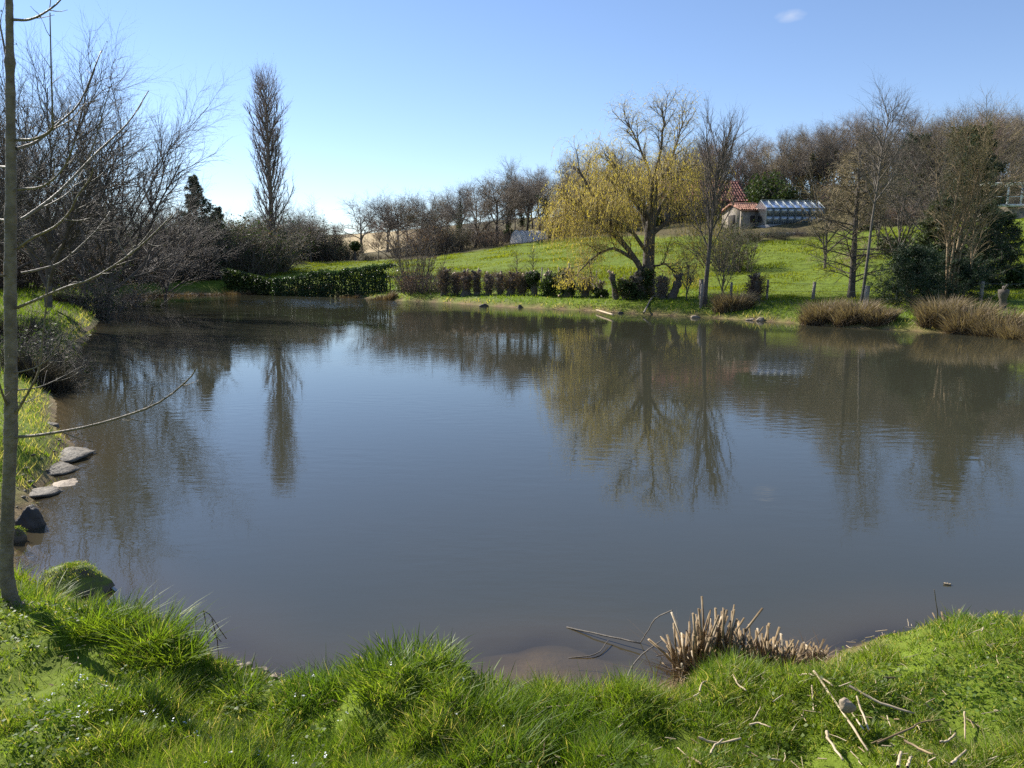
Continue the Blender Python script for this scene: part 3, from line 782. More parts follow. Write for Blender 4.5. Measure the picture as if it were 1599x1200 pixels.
# --- the Lombardy poplar
def poplar(px, D, top, seed, label, q=1.0):
    rng = np.random.default_rng(seed); g = on_ground(px, D); H = zfor(top, D) - g[2]
    root = thing('poplar_tree', label, 'tree', g)
    base = stem(rng, H, .019 * H, 14, (-.15, 0), .002, .08)
    lv = ladder(rng, base, [dict(n=int(62 * q), t0=.16, t1=.985, ang=.62, length=.265 * H, rad=.0046 * H, K=7, trop=.20, wig=.05, lf=lambda t: (.25 + 2.2 * t) * (t < .35) + (t >= .35) * (1.22 - .80 * t)),
                            dict(n=10, t0=.12, t1=1, ang=.5, length=.07 * H, rad=.0022 * H, K=4, trop=.12, wig=.09),
                            dict(n=8, t0=.1, t1=1, ang=.5, length=.034 * H, rad=.0010 * H, K=3, trop=.1, wig=.12)])
    k = H / np.percentile(lv[-1][0][..., 2], 99.7); lv = [(P * k, R * k) for P, R in lv]
    assemble(root, lv, M['bark_dark'], M['twig_poplar'])
    b = MB(); c = tips(lv[3][0], 1, rng, .2); leaves(b, c[rng.random(len(c)) < .6], .032, rng); b.build('catkins', M['bud'], root, kind='stuff')
poplar(428, 68, 99, 31, 'tall narrow leafless poplar standing alone on the far bank')
bare_tree('bare_tree', 'slim upright bare tree hugging the right side of the poplar', 'tree', 440, 69, 300, 33, spec_small, M['bark_dark'], M['twig_brown'], f=.8, r=.01)

# --- conifers
def conifer(name, label, px, D, top, Rm, seed, mtl, nb=90, droop=-.05, low=.03, prof=None, per=60, leaf=.09, cat='conifer', group=None):
    rng = np.random.default_rng(seed); g = on_ground(px, D); H = zfor(top, D) - g[2]
    root = thing(name, label, cat, g, group=group)
    base = stem(rng, H, .018 * H, 10, (0, 0), .004, .1)
    prof = prof or (lambda t: 1.0 - .9 * t)
    P, R, L = grow(rng, *base, n=nb, t0=low, t1=.99, ang=1.25, length=Rm, rad=.006 * H, K=6, trop=[.02, 0, droop, droop, .12], wig=.06, lf=prof)
    P2, R2, L2 = grow(rng, P, R, n=7, t0=.2, t1=1, ang=.8, length=.32, rad=.01, K=4, trop=-.08, wig=.1, lenpar=L)
    b = MB(); tubes(b, *base, 7); b.build('trunk', M['bark_dark'], root, True)
    b = MB(); tubes(b, P, R, 3); tubes(b, P2, R2, 3); b.build('branches', M['bark_dark'], root, kind='stuff')
    c = np.concatenate([tips(P2, int(per / 4.2), rng, .0), tips(P, per // 4, rng, .35)])
    c = c + rng.normal(0, .045, c.shape)
    b = MB(); leaves(b, c, leaf * 1.15, rng, up=.3, aspect=.32); b.build('foliage', mtl, root, kind='stuff')
conifer('conifer_tree', 'dark pointed conifer left of the poplar behind the far bank', 314, 60, 274, 2.3, 41, M['conifer'], 110, droop=-.03, prof=lambda t: (1 - t)**.8 + .05, per=90, leaf=.13)
conifer('conifer_tree', 'low dark conifer beside the pointed one', 345, 62, 325, 1.9, 42, M['conifer'], 70, per=60, leaf=.13)
conifer('spruce_tree', 'tall dark spruce behind the pale many stemmed tree on the right', 1512, 32, 200, 1.9, 43, M['conifer'], 150, droop=-.08, prof=lambda t: 1.05 - .82 * t, per=125, leaf=.065)
conifer('spruce_tree', 'lower dark spruce at the right below the house veranda', 1550, 33, 335, 1.5, 44, M['conifer'], 100, prof=lambda t: 1.05 - .75 * t, per=110, leaf=.065)
conifer('conifer_shrub', 'broad low dark conifer between the fence and the rush clumps', 1422, 27.6, 392, 1.45, 45, M['conifer'], 110, droop=-.02, prof=lambda t: 1.1 - .75 * t, per=130, leaf=.05, cat='shrub')
conifer('conifer_shrub', 'dark conifer shrub under the spruce, right of the broad one', 1490, 28.5, 408, 1.5, 46, M['conifer'], 80, prof=lambda t: 1.1 - .7 * t, per=120, leaf=.05, cat='shrub')
conifer('conifer_tree', 'olive green conifer just left of the tall dark spruce', 1455, 33, 320, 1.2, 47, M['conifer_warm'], 90, prof=lambda t: 1.05 - .7 * t, per=80, leaf=.085)
conifer('conifer_tree', 'dark pine in the wood above the olive conifer', 1500, 72, 205, 2.4, 48, M['conifer'], 90, prof=lambda t: 1.1 - .6 * t, per=70, leaf=.17, low=.2)
conifer('conifer_tree', 'dark pine left of its twin on the right hand skyline', 1425, 78, 215, 2.2, 49, M['conifer'], 80, prof=lambda t: 1.1 - .6 * t, per=60, leaf=.17, low=.3)

# --- the larch-like tree, the tall thin ones
def spec_larch(H):
    return [dict(n=62, t0=.12, t1=.99, ang=1.25, length=.42 * H, rad=.0052 * H, K=7, trop=[.02, .0, -.02, -.03, 0, .03], wig=.06, lf=lambda t: 1.05 - .85 * t),
            dict(n=10, t0=.15, t1=1, ang=.7, length=.11 * H, rad=.0022 * H, K=4, trop=-.03, wig=.12),
            dict(n=7, t0=.1, t1=1, ang=.6, length=.055 * H, rad=.0013 * H, K=2, trop=-.03, wig=.15)]
bare_tree('larch_tree', 'broad leafless conifer with wide low branches and thick dark trunk', 'tree', 1329, 32, 228, 51, spec_larch, M['bark_dark'], M['twig_olive'], f=1.0, r=.027, wob=.002, K=12)
def spec_thin(H):
    return [dict(n=26, t0=.52, t1=.99, ang=.75, length=.26 * H, rad=.0045 * H, K=6, trop=.10, wig=.10, lf=lambda t: 1.5 - 1.0 * t),
            dict(n=7, t0=.2, t1=1, ang=.6, length=.10 * H, rad=.0020 * H, K=4, trop=.05, wig=.12),
            dict(n=5, t0=.1, t1=1, ang=.6, length=.06 * H, rad=.0012 * H, K=3, wig=.15)]
bare_tree('bare_tree', 'tall thin pale tree with a high open crown beside the broad leafless conifer', 'tree', 1345, 29.3, 122, 52, spec_thin, M['bark_grey'], M['twig_grey'], f=1.0, r=.0095, lean=(.55, 0), wob=.003, K=12, split=False)
def spec_vase(H):
    return [dict(n=24, t0=.32, t1=.96, ang=.42, length=.50 * H, rad=.0046 * H, K=8, trop=.12, wig=.05, lf=lambda t: 1.15 - .62 * t),
            dict(n=9, t0=.2, t1=1, ang=.42, length=.12 * H, rad=.0024 * H, K=4, trop=.12, wig=.1),
            dict(n=6, t0=.1, t1=1, ang=.45, length=.06 * H, rad=.0013 * H, K=3, trop=.06, wig=.12)]
bare_tree('bare_tree', 'tall slender bare tree with upswept branches right of the willow', 'tree', 1099, 31.2, 155, 53, spec_vase, M['bark_dark'], M['twig_brown'], f=.9, r=.016, lean=(.35, 0), wob=.004, K=12, split=True)
bare_tree('young_tree', 'small young tree with a thin trunk just right of the willow', 'tree', 1072, 33.5, 378, 54, spec_small, M['bark_dark'], M['twig_brown'], f=.85, r=.018)
bare_tree('young_tree', 'thin young tree right of the tall slender tree', 'tree', 1127, 31.6, 345, 55, spec_small, M['bark_dark'], M['twig_olive'], f=.9, r=.014)
def spec_herring(H):
    return [dict(n=22, t0=.2, t1=.98, ang=.95, length=.42 * H, rad=.007 * H, K=5, trop=.06, wig=.08, lf=lambda t: 1.1 - .8 * t),
            dict(n=6, t0=.2, t1=1, ang=.6, length=.12 * H, rad=.004 * H, K=3, wig=.12)]
bare_tree('young_tree', 'left one of two small bare trees behind the pollard row', 'tree', 807, 44, 385, 56, spec_herring, M['bark_dark'], M['twig_brown'], f=1.0, r=.016)
bare_tree('young_tree', 'right one of two small bare trees behind the pollard row', 'tree', 832, 43.5, 382, 57, spec_herring, M['bark_dark'], M['twig_brown'], f=1.0, r=.018)
bare_tree('young_tree', 'small bare tree on the bank behind the clipped hedge end', 'tree', 628, 50, 398, 58, spec_herring, M['bark_dark'], M['twig_red'], f=1.0, r=.016)

# --- the pale many stemmed tree on the right
def multistem():
    rng = np.random.default_rng(61); g = on_ground(1488, 28.2)
    root = thing('multi_stem_tree', 'pale many stemmed bare tree with sunlit stems before the dark spruce', 'tree', g)
    S = [[(1478, 492), (1479, 420), (1488, 340), (1500, 265), (1498, 215)], [(1486, 492), (1490, 420), (1508, 340), (1528, 270), (1543, 185)],
         [(1487, 492), (1500, 400), (1528, 330), (1570, 285), (1595, 262)], [(1484, 492), (1478, 380), (1465, 300), (1462, 230)],
         [(1492, 492), (1512, 440), (1520, 370), (1536, 270), (1568, 215)], [(1480, 492), (1486, 400), (1510, 300), (1516, 200)]]
    Ps = []
    for k, s in enumerate(S):
        dd = rng.uniform(-1.0, 1.0)
        P = polyline([at(x, y, 28.2 + dd * i / 4) - g for i, (x, y) in enumerate(s)], 12, rng, .02)
        Ps.append(P)
    P = np.stack(Ps); R = A([.075, .08, .05, .05, .05, .05])[:, None] * np.linspace(1, .2, 12)[None]
    for k in range(6):
        b = MB(); tubes(b, P[k:k + 1], R[k:k + 1], 6); b.build('stem', M['bark_pale'], root, True)
    lv = ladder(rng, (P, R), [dict(n=18, t0=.3, t1=1, ang=.6, length=1.15, rad=.020, K=6, trop=.08, wig=.1),
                              dict(n=8, t0=.2, t1=1, ang=.55, length=.6, rad=.009, K=4, trop=.06, wig=.14),
                              dict(n=5, t0=.1, t1=1, ang=.55, length=.3, rad=.005, K=3, wig=.15)])
    b = MB(); tubes(b, *lv[1], 4); tubes(b, *lv[2], 3); b.build('branches', M['bark_pale'], root, kind='stuff')
    b = MB(); tubes(b, *lv[3], 3, var=rng.random(len(lv[3][0]))); b.build('twigs', M['twig_olive'], root, kind='stuff')
multistem()
bare_tree('bare_tree', 'bare tree with curving branches at the right edge of the picture', 'tree', 1650, 42, 168, 62, spec_left, M['bark_grey'], M['twig_brown'], f=.5, r=.013, lean=(-.4, 0))

for px, D, top, seed, m_, lab in [(1400, 38, 215, 63, 'twig_brown', 'brown bare tree right of the thin pale tree'), (1448, 42, 190, 64, 'twig_brown', 'bare brown tree between the thin pale tree and the many stemmed one'),
                                 (1288, 44, 232, 65, 'twig_olive', 'rounded brown bare tree left of the broad leafless conifer'), (1500, 44, 195, 66, 'twig_brown', 'bare brown tree behind the tall dark spruce'), (1370, 50, 225, 67, 'twig_grey', 'grey bare tree on the slope behind the broad leafless conifer'),
                                 (1210, 80, 235, 68, 'twig_brown', 'spreading bare tree above the tiled shed')]:
    bare_tree('bare_tree', lab, 'tree', px, D, top, seed, spec_small, M['bark_dark'], M[m_], f=.62, r=.014)
# --- the weeping willow
def willow():
    rng = np.random.default_rng(71); g = on_ground(1010, 36); D = 36
    root = thing('willow_tree', 'large weeping willow in yellow young leaf beside the pollard row', 'tree', g)
    tr = polyline([at(1012, 466, D) - g, at(1012, 430, D) - g, at(1015, 370, D) - g, at(1020, 310, D) - g, at(1021, 275, D) - g], 12, rng, .02)
    R = np.linspace(.34, .15, 12); R[0] = .42
    b = MB(); tubes(b, tr[None], R[None], 10); b.build('trunk', M['bark_dark'], root, True)
    L = [([(1010, 440), (985, 396), (962, 366), (940, 325), (918, 292), (903, 262)], -.6, .16, 1), ([(998, 410), (962, 388), (930, 400), (902, 428)], -.8, .10, 2),
         ([(1020, 290), (1005, 245), (992, 215), (978, 188)], .3, .075, 0), ([(1021, 285), (1031, 235), (1036, 200), (1036, 172)], -.3, .08, 0), ([(1020, 292), (1048, 255), (1060, 215), (1066, 190)], .5, .075, 0),
         ([(1015, 370), (1046, 345), (1072, 335), (1088, 340)], -.6, .10, 2), ([(1012, 425), (1036, 412), (1058, 428)], -.5, .07, 2), ([(1016, 350), (988, 312), (966, 275), (952, 248)], .4, .12, 1),
         ([(1014, 400), (985, 360), (955, 345), (925, 345)], -1.6, .10, 2), ([(1015, 365), (1010, 330), (985, 300), (960, 300)], -2.6, .10, 1), ([(1016, 350), (1040, 310), (1062, 290), (1082, 282)], 1.0, .11, 1),
         ([(1016, 340), (1020, 300), (1030, 280), (1040, 270)], -2.4, .10, 1), ([(1014, 380), (1000, 330), (990, 300)], 2.4, .12, 1), ([(985, 396), (950, 360), (915, 340), (893, 335)], .6, .10, 1),
         ([(940, 325), (915, 318), (895, 322), (882, 338)], -.4, .06, 2), ([(962, 366), (950, 330), (935, 300), (930, 272)], 1.2, .09, 1), ([(1018, 320), (1045, 290), (1075, 255)], .2, .08, 0)]
    P = []; Rr = []; kd = []
    for s, dy, r, k in L:
        n = len(s)
        p = polyline([at(x, y, D + dy * i / (n - 1)) - g for i, (x, y) in enumerate(s)], 9, rng, .03)
        rr = r * np.linspace(1, .3, 9)
        P.append(p); Rr.append(rr); kd.append(k)
        b = MB(); tubes(b, p[None], rr[None], 6); b.build('limb', M['bark_dark'], root, True)
    P = np.stack(P); Rr = np.stack(Rr); kd = A(kd)
    P1, R1, L1 = grow(rng, P, Rr, n=14, t0=.2, t1=1, ang=.7, length=1.05, rad=.026, K=6, trop=.10, wig=.14)
    k1 = np.repeat(kd, 14)
    P2, R2, L2 = grow(rng, P1, R1, n=8, t0=.2, t1=1, ang=.6, length=.55, rad=.011, K=4, trop=.02, wig=.18)
    k2 = np.repeat(k1, 8)
    b = MB(); tubes(b, P1, R1, 4); tubes(b, P2, R2, 3); b.build('branches', M['bark_dark'], root, kind='stuff')
    # hanging strands
    top = k2 == 0
    def strands(Ps, Rs, n, ln, tr):
        return grow(rng, Ps, Rs, n=n, t0=.2, t1=1, ang=.6, length=ln, rad=.0075, K=6, trop=tr, wig=.07, tip=.5)
    Pa, Ra, _ = strands(P2[~top], R2[~top], 3, 1.5, [-.1, -.6, -1.1, -1.4, -1.4])
    # strands keep off the ground
    cut = .35
    Pa[..., 2] = np.maximum(Pa[..., 2], cut + rng.random(len(Pa))[:, None] * .5)
    Pb, Rb, _ = strands(P2[top], R2[top], 3, .6, [0, -.15, -.35, -.6, -.8])
    b = MB(); tubes(b, Pa, Ra, 3, var=rng.random(len(Pa))); tubes(b, Pb, Rb, 3, var=rng.random(len(Pb))); b.build('strands', M['willow_twig'], root, kind='stuff')
    b = MB(); ca = tips(Pa, 11, rng, .15); cb = tips(Pb, 3, rng, .1)
    # bunches: leafier and barer strands side by side
    dens = np.repeat(rng.random(len(Pa))**1.0, 11)
    ca = ca[rng.random(len(ca)) < .12 + .8 * dens**1.3]
    leaves(b, ca + rng.normal(0, .012, ca.shape), .05, rng, aspect=.42, hang=3.0); leaves(b, cb, .036, rng, aspect=.5, hang=.8)
    b.build('leaves', M['willow_leaf'], root, kind='stuff')
willow()

# --- clipped evergreen hedge, evergreen bushes
def leaf_blob(mb, c, r, n, rng, size, squash=1.0):
    v = rng.normal(size=(n, 3)); v = norm(v) * (rng.random((n, 1))**.35)
    v = v * A(r) * (1 + .18 * (rng.random((n, 1)) - .5)); v[:, 2] = np.abs(v[:, 2]) if squash == 'dome' else v[:, 2]
    leaves(mb, v + A(c), size, rng, up=.2)
def hedge():
    rng = np.random.default_rng(81)
    g = on_ground(520, 50.5)
    a = on_ground(436, 52.5) - g; e = on_ground(612, 48.5) - g
    n = 21000
    t = rng.random(n); w = rng.uniform(-.55, .55, n); h = rng.random(n)
    sfx = rng.random(n)
    h = np.where(sfx < .35, 1.0, h); w = np.where((sfx >= .35) & (sfx < .8), -.55, w)
    nx = norm((e - a)[None, :2])[0]; nr = A([-nx[1], nx[0]])
    Hh = 1.28 + .30 * vnoise(t * 26, t * 0, 3) + .14 * vnoise(t * 90, t * 0, 4) + .16 * np.interp(t, [0, .1, .5, 1], [-.5, .2, .8, 0])
    p = a[None] + (e - a)[None] * t[:, None]
    ww = w * (.75 + .5 * vnoise(t * 30, h * 2.5, 8)) 
    p = p + np.concatenate([nr[None] * ww[:, None] + rng.normal(0, .05, (n, 2)), (h * Hh + rng.normal(0, .05, n))[:, None]], 1)
    root = thing('clipped_hedge', 'long clipped dark green hedge along the far bank', 'hedge', g)
    b = MB(); leaves(b, p, .066, rng, up=.2); b.build('foliage', M['hedge'], root, kind='stuff')
    # woody stems inside
    b = MB(); k = 46
    tt = np.linspace(.02, .98, k); P = (a[None] + (e - a)[None] * tt[:, None])[:, None, :] + A([[[0, 0, -.1], [.03, 0, .5], [-.02, .03, 1.2]]]) + rng.normal(0, .04, (k, 3, 3))
    tubes(b, P, np.tile(A([.05, .04, .02]), (k, 1)), 4); b.build('stems', M['bark_dark'], root, kind='stuff')
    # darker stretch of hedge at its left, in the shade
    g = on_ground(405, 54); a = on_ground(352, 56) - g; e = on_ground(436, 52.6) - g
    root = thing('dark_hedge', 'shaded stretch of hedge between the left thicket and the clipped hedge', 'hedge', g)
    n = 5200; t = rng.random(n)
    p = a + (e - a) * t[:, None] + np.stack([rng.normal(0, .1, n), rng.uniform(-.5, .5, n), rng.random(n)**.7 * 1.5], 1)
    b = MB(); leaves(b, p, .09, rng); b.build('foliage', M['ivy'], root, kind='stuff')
hedge()
def evergreen(px, D, top, half, label, seed, mtl='ivy', n=1500, size=.10, name='evergreen_shrub', low=.0):
    rng = np.random.default_rng(seed); g = on_ground(px, D); H = zfor(top, D) - g[2]; r = half * D / FPX
    root = thing(name, label, 'shrub', g)
    b = MB()
    for k in range(9):
        c = A([rng.uniform(-.5, .5) * r, rng.uniform(-.4, .4) * r, H * (low + (1 - low) * rng.uniform(.25, .72))])
        leaf_blob(b, c, (r * .55, r * .55, min(H * .3, r)), n // 9, rng, size)
    b.build('foliage', M[mtl], root, kind='stuff')
    b = MB(); k = 6; P = np.zeros((k, 3, 3)); P[:, 0] = A([0, 0, -.1]); P[:, 0, :2] += rng.normal(0, r * .1, (k, 2)); P[:, 1] = P[:, 0] + A([0, 0, H * .4]); P[:, 2] = A([0, 0, H * .8]); P[:, 1:, :2] += rng.normal(0, r * .25, (k, 2, 2))
    tubes(b, P, np.tile(A([.05, .035, .01]) * max(H / 2, .5), (k, 1)), 4); b.build('stems', M['bark_dark'], root, kind='stuff')
for px, D, top, half, lab, sd in [(1195, 78, 262, 34, 'rounded dark evergreen shrub above the tiled shed', 91), (1225, 76, 285, 24, 'lower dark evergreen left of the greenhouse roof', 92), (1012, 80, 330, 20, 'dark green shrub behind the willow trunk', 93),
                                  (868, 83, 350, 12, 'dark evergreen shrub right of the white tunnel', 94), (1395, 45, 365, 26, 'green leafy shrub behind the broad low conifer', 95), (1350, 60, 352, 22, 'green shrub on the terrace right of the greenhouse', 96),
                                  (1555, 60, 300, 20, 'dark shrub below the glazed veranda', 97), (796, 86, 358, 9, 'small green shrub left of the white tunnel', 98), (1592, 31, 420, 20, 'dark evergreen shrub beside the pale stump at the right edge', 99)]:
    evergreen(px, D, top, half, lab, sd, 'conifer_warm' if sd in (95, 96) else 'ivy', 1700, .10 if D < 70 else .16)

# ------------------------------------------------------------------ grass
def blades(mb, P, h, w, rng, seg=3, lean=.45, bend=.5, var=None, dirn=None):
    n = len(P); a = rng.random(n) * 6.283 if dirn is None else dirn
    L = A([np.cos(a), np.sin(a), 0 * a]).T; 
    fa = rng.random(n) * 6.283; S = np.stack([np.cos(fa), np.sin(fa), 0 * fa], 1)
    ln = np.abs(rng.normal(lean, lean * .5, n))[:, None]; bd = (rng.random(n) * bend)[:, None]
    h = np.asarray(h) * np.ones(n); w = np.asarray(w) * np.ones(n)
    V = []
    for k in range(seg):
        t = k / seg
        c = P + (L * (ln * t + bd * t * t) + A([0, 0, 1.]) * (t - .35 * bd * t * t)) * h[:, None]
        ww = (w * (1 - .55 * t) * .5)[:, None]
        V += [c - S * ww, c + S * ww]
    t = 1.0
    V.append(P + (L * (ln + bd) + A([0, 0, 1.]) * (1 - .35 * bd)) * h[:, None])
    m = 2 * seg + 1; V = np.stack(V, 1)
    b = (np.arange(n) * m)[:, None]
    q = [np.concatenate([b + 2 * k, b + 2 * k + 1, b + 2 * k + 3, b + 2 * k + 2], 1) for k in range(seg - 1)]
    q = np.concatenate(q) if q else None
    tr = np.concatenate([b + 2 * seg - 2, b + 2 * seg - 1, b + 2 * seg], 1)
    v = rng.random(n) if var is None else var
    mb.add(V.reshape(-1, 3), q, tr, np.repeat(v, m))
    return mb

def near_grass():
    rng = np.random.default_rng(501)
    n = 320000
    az = rng.uniform(-.74, .74, n); D = 1.75 * np.exp(rng.random(n)**1.15 * math.log(7.5 / 1.75))
    x = np.tan(az) * D; y = D
    z, d = terrain(x, y, True)
    # the nearer, the denser; thin at the very edge
    ok = (z > .06 + .05 * rng.random(n)) & (rng.random(n) < .25 + .75 * sstep(.02, .25, d))
    bare = fbm(x * 2.3, y * 2.3, 77, 3)
    for bx_, by_ in [(188, 1018), (215, 1024), (385, 1052), (420, 1058), (1185, 1042), (1150, 1046)]:
        q = at_z(bx_, by_, .1); ok &= (np.hypot(x - q[0], y - q[1]) > .075) | (rng.random(n) < .12)
    ok &= (bare > .30) | (rng.random(n) < .35)
    x, y, z, d = x[ok], y[ok], z[ok], d[ok]; n = len(x)
    tall = fbm(x * 1.7, y * 1.7, 55, 3)
    tall = .5 * tall + .5 * fbm(x * 6.5, y * 6.5, 57, 2)
    h = .016 + .105 * sstep(.38, .66, tall) * rng.uniform(.5, 1.4, n) + .02 * rng.random(n)
    h = h * np.where(d < .3, .8, 1)
    h = h * np.where(x < .6, .86, .62)
    w = rng.uniform(.0022, .0048, n) * (1 + .25 * (y - 2).clip(0, 4))
    var = np.clip(rng.normal(.5, .18, n) + .25 * (fbm(x * .9, y * .9, 91) - .5), 0, .8)
    dry = rng.random(n) < .05 + .10 * sstep(.45, .7, fbm(x * 2.7, y * 2.7, 99, 3)) + .07 * (x > .6)
    var = np.where(dry, .97, var)
    b = MB(); blades(b, np.stack([x, y, z - .004], 1), h, w, rng, 2, .38, .7, var)
    o = b.build('grass', M['grass'], kind='stuff'); tag(o, 'long bright green grass covering the near bank of the pond', 'grass')
    # clover and small round-leaved weeds between the blades
    n = 26000; az = rng.uniform(-.66, .66, n); D = rng.uniform(1.8, 4.2, n); x = np.tan(az) * D; z, d = terrain(x, D, True)
    pt = fbm(x * 2.1, D * 2.1, 133, 3); ok = (z > .15) & (pt > .52)
    P = np.stack([x, D, z + .02 + .03 * rng.random(n)], 1)[ok]
    b = MB(); leaves(b, P, .009, rng, up=2.5, aspect=1.6, var=rng.random(len(P)) * .6)
    tag(b.build('clover', M['grass'], kind='stuff'), 'patches of low round leaved clover among the near grass', 'clover')
    # tiny white flowers
    P = []
    for px, py, s, k in [(115, 1085, .16, 60), (240, 1110, .2, 40), (420, 1110, .3, 40), (150, 1140, .2, 24), (380, 1160, .2, 26), (560, 1120, .3, 22), (700, 1110, .2, 14), (500, 1180, .3, 20), (430, 1080, .2, 16)]:
        c = at_z(px, py, .38); q = c[:2] + rng.normal(0, s * .5, (k // 6 + 1, 2)); P.append(q)
    P = np.concatenate(P); z = terrain(P[:, 0], P[:, 1]); P = np.concatenate([P, (z + .075)[:, None]], 1)[z > .1]
    b = MB(); Q = P[:, None] + rng.normal(0, .004, (len(P), 3, 3)); leaves(b, Q.reshape(-1, 3), .0038, rng, up=3, aspect=1.8)
    tag(b.build('white_flowers', M['daisy'], kind='stuff'), 'tiny white flowers sprinkled in the grass at the lower left', 'flowers')
near_grass()

def far_grass():
    rng = np.random.default_rng(502)
    # left bank and far bank verge
    n = 210000
    az = rng.uniform(-.68, .68, n); D = 6.5 * np.exp(rng.random(n) * math.log(58 / 6.5)); x = np.tan(az) * D
    z, d = terrain(x, D, True)
    ok = (z > .05) & (d < 5.5) & (d > .05)
    x, y, z, d = x[ok], D[ok], z[ok], d[ok]; n = len(x)
    h = (.05 + .10 * fbm(x * 1.2, y * 1.2, 61) * rng.uniform(.5, 1.5, n)) * np.clip(y / 18, .6, 1.15)
    w = np.clip(y * .0011, .006, .045)
    dry = rng.random(n) < np.where(d < .5, .45, .03)
    var = np.where(dry, .97, np.clip(rng.normal(.45, .2, n), 0, .7))
    b = MB(); blades(b, np.stack([x, y, z - .01], 1), h * 1.3, w, rng, 1, .4, .5, var)
    tag(b.build('bank_grass', M['grass'], kind='stuff'), 'rough grass verge around the far and left pond edges', 'grass')
    # meadow
    n = 230000
    az = rng.uniform(-.32, .70, n); D = rng.uniform(28**.5, 82**.5, n)**2; x = np.tan(az) * D
    z, d = terrain(x, D, True); PX = x / D * FPX + 800
    edge = np.interp(PX, [430, 600, 640, 760, 870, 1000, 1170, 1450, 1599, 2500], [82, 82, 77, 79, 79, 70, 60, 58.5, 60, 60])
    ok = (d > 3.5) & (D < edge)
    x, y, z = x[ok], D[ok], z[ok]; n = len(x)
    tf = fbm(x * .55, y * .55, 63, 4)
    h = .035 + .17 * sstep(.40, .75, tf) * rng.uniform(.5, 1.3, n)
    b = MB(); blades(b, np.stack([x, y, z - .01], 1), h, y * .0013, rng, 1, .35, .4, np.clip(rng.normal(.5, .2, n) + 1.3 * (fbm(x * .15, y * .15, 71, 4) - .5), 0, 1))
    tag(b.build('meadow_grass', M['meadow'], kind='stuff'), 'bright tussocky meadow grass on the slope above the far bank', 'grass')
far_grass()

def tussock(px, py, label, seed, n=420, h=.22, r=.11, z=.25, w=.006):
    rng = np.random.default_rng(seed); q = at_z(px, py, z); g = A([q[0], q[1], T1(q[0], q[1])])
    root = thing('grass_tussock', label, 'grass tuft', g)
    a = rng.random(n) * 6.283; rr = r * rng.random(n)**.7
    P = np.stack([np.cos(a) * rr, np.sin(a) * rr, -.02 + 0 * a], 1)
    b = MB(); blades(b, P, h * rng.uniform(.5, 1.2, n), rng.uniform(.6, 1.3, n) * w, rng, 4, .45, .9, np.clip(rng.normal(.5, .2, n), 0, .85), dirn=a + rng.normal(0, .5, n))
    b.build('long_blades', M['grass'], root, kind='stuff')
tussock(135, 1005, 'tall fresh grass tuft in front of the mossy rock', 511, 420, .12, .12)
tussock(185, 1000, 'long bladed grass tuft right of the mossy rock', 512, 380, .15, .11)
tussock(238, 1018, 'drooping grass tuft over the water edge beside dead twigs', 513, 420, .16, .12)
tussock(280, 1035, 'low grass tuft at the corner of the near bank', 514, 300, .14, .1)
tussock(55, 955, 'small grass tuft at the foot of the sapling', 515, 240, .14, .1)
tussock(640, 1075, 'rounded grass tuft on the hummock at the water edge', 516, 700, .085, .24)
tussock(600, 1095, 'grass tuft left of the hummock at the water edge', 517, 420, .08, .2)
tussock(735, 1105, 'leafy grass tuft right of the hummock above the silt', 518, 420, .08, .2)
tussock(375, 1070, 'sparse yellowing grass tuft on the pale eroded edge', 519, 120, .14, .06)

# ------------------------------------------------------------------ rushes and reeds
def rush(px, py, half, hpx, label, seed, mtl='rush', group=None, n=1500, dz=.1, name='rush_clump'):
    rng = np.random.default_rng(seed); q = at_z(px, py, dz); D = q[1]; g = A([q[0], q[1], max(T1(q[0], q[1]), -.05)])
    root = thing(name, label, 'rushes', g, group=group)
    R = half * D / FPX; H = 1.12 * hpx * D / FPX
    a = rng.random(n) * 6.283; rr = rng.random(n)**.55
    P = np.stack([np.cos(a) * rr * R * .85, np.sin(a) * rr * R * .5, 0 * a - .08], 1)
    hh = H * (1 - .25 * rr**2) * rng.uniform(.4, 1.2, n) * (.8 + .4 * vnoise(P[:, 0] * 5 + seed, P[:, 1] * 5))
    zz = terrain(P[:, 0] + g[0], P[:, 1] + g[1]); P[:, 2] = np.maximum(zz - g[2], -.2) - .04
    b = MB(); blades(b, P, hh, D * .0008 * rng.uniform(.5, 1.7, n), rng, 3, .38, .6, rng.random(n), dirn=np.arctan2(P[:, 1], P[:, 0]) + rng.normal(0, .9, n))
    b.build('dry_stems', M[mtl], root, kind='stuff')
    m = n // 3; a = rng.random(m) * 6.283; rr = rng.random(m)**.5
    P = np.stack([np.cos(a) * rr * R, np.sin(a) * rr * R * .6, 0 * a - .05], 1); zz = terrain(P[:, 0] + g[0], P[:, 1] + g[1]); P[:, 2] = np.maximum(zz - g[2], -.15) - .03
    b = MB(); blades(b, P, H * .45 * rng.uniform(.5, 1.2, m), D * .0009, rng, 2, .9, .8, rng.random(m))
    b.build('basal_leaves', M['rush_dark'], root, kind='stuff')
for a in [(1146, 497, 30, 29, 'round brown rush clump at the far edge, left of the pale shore stones', 521), (1285, 508, 34, 33, 'wide dry rush clump in front of the leafless conifer', 522), (1335, 511, 34, 33, 'rush clump between the wide dry one and the leaning post', 523),
          (1372, 513, 26, 24, 'lower rush clump right of the leaning post', 524), (1465, 517, 32, 40, 'tall straw coloured rush clump right of the grassy gap', 525), (1510, 521, 34, 40, 'rush clump second from the left in the right hand rush bed', 526),
          (1555, 524, 34, 40, 'rush clump third from the left in the right hand rush bed', 527), (1598, 528, 34, 42, 'rush clump cut by the right edge of the picture', 528), (1650, 535, 40, 44, 'rush clump past the right edge of the picture', 529)]:
    rush(a[0], a[1] - 5, *a[2:], n=1900)
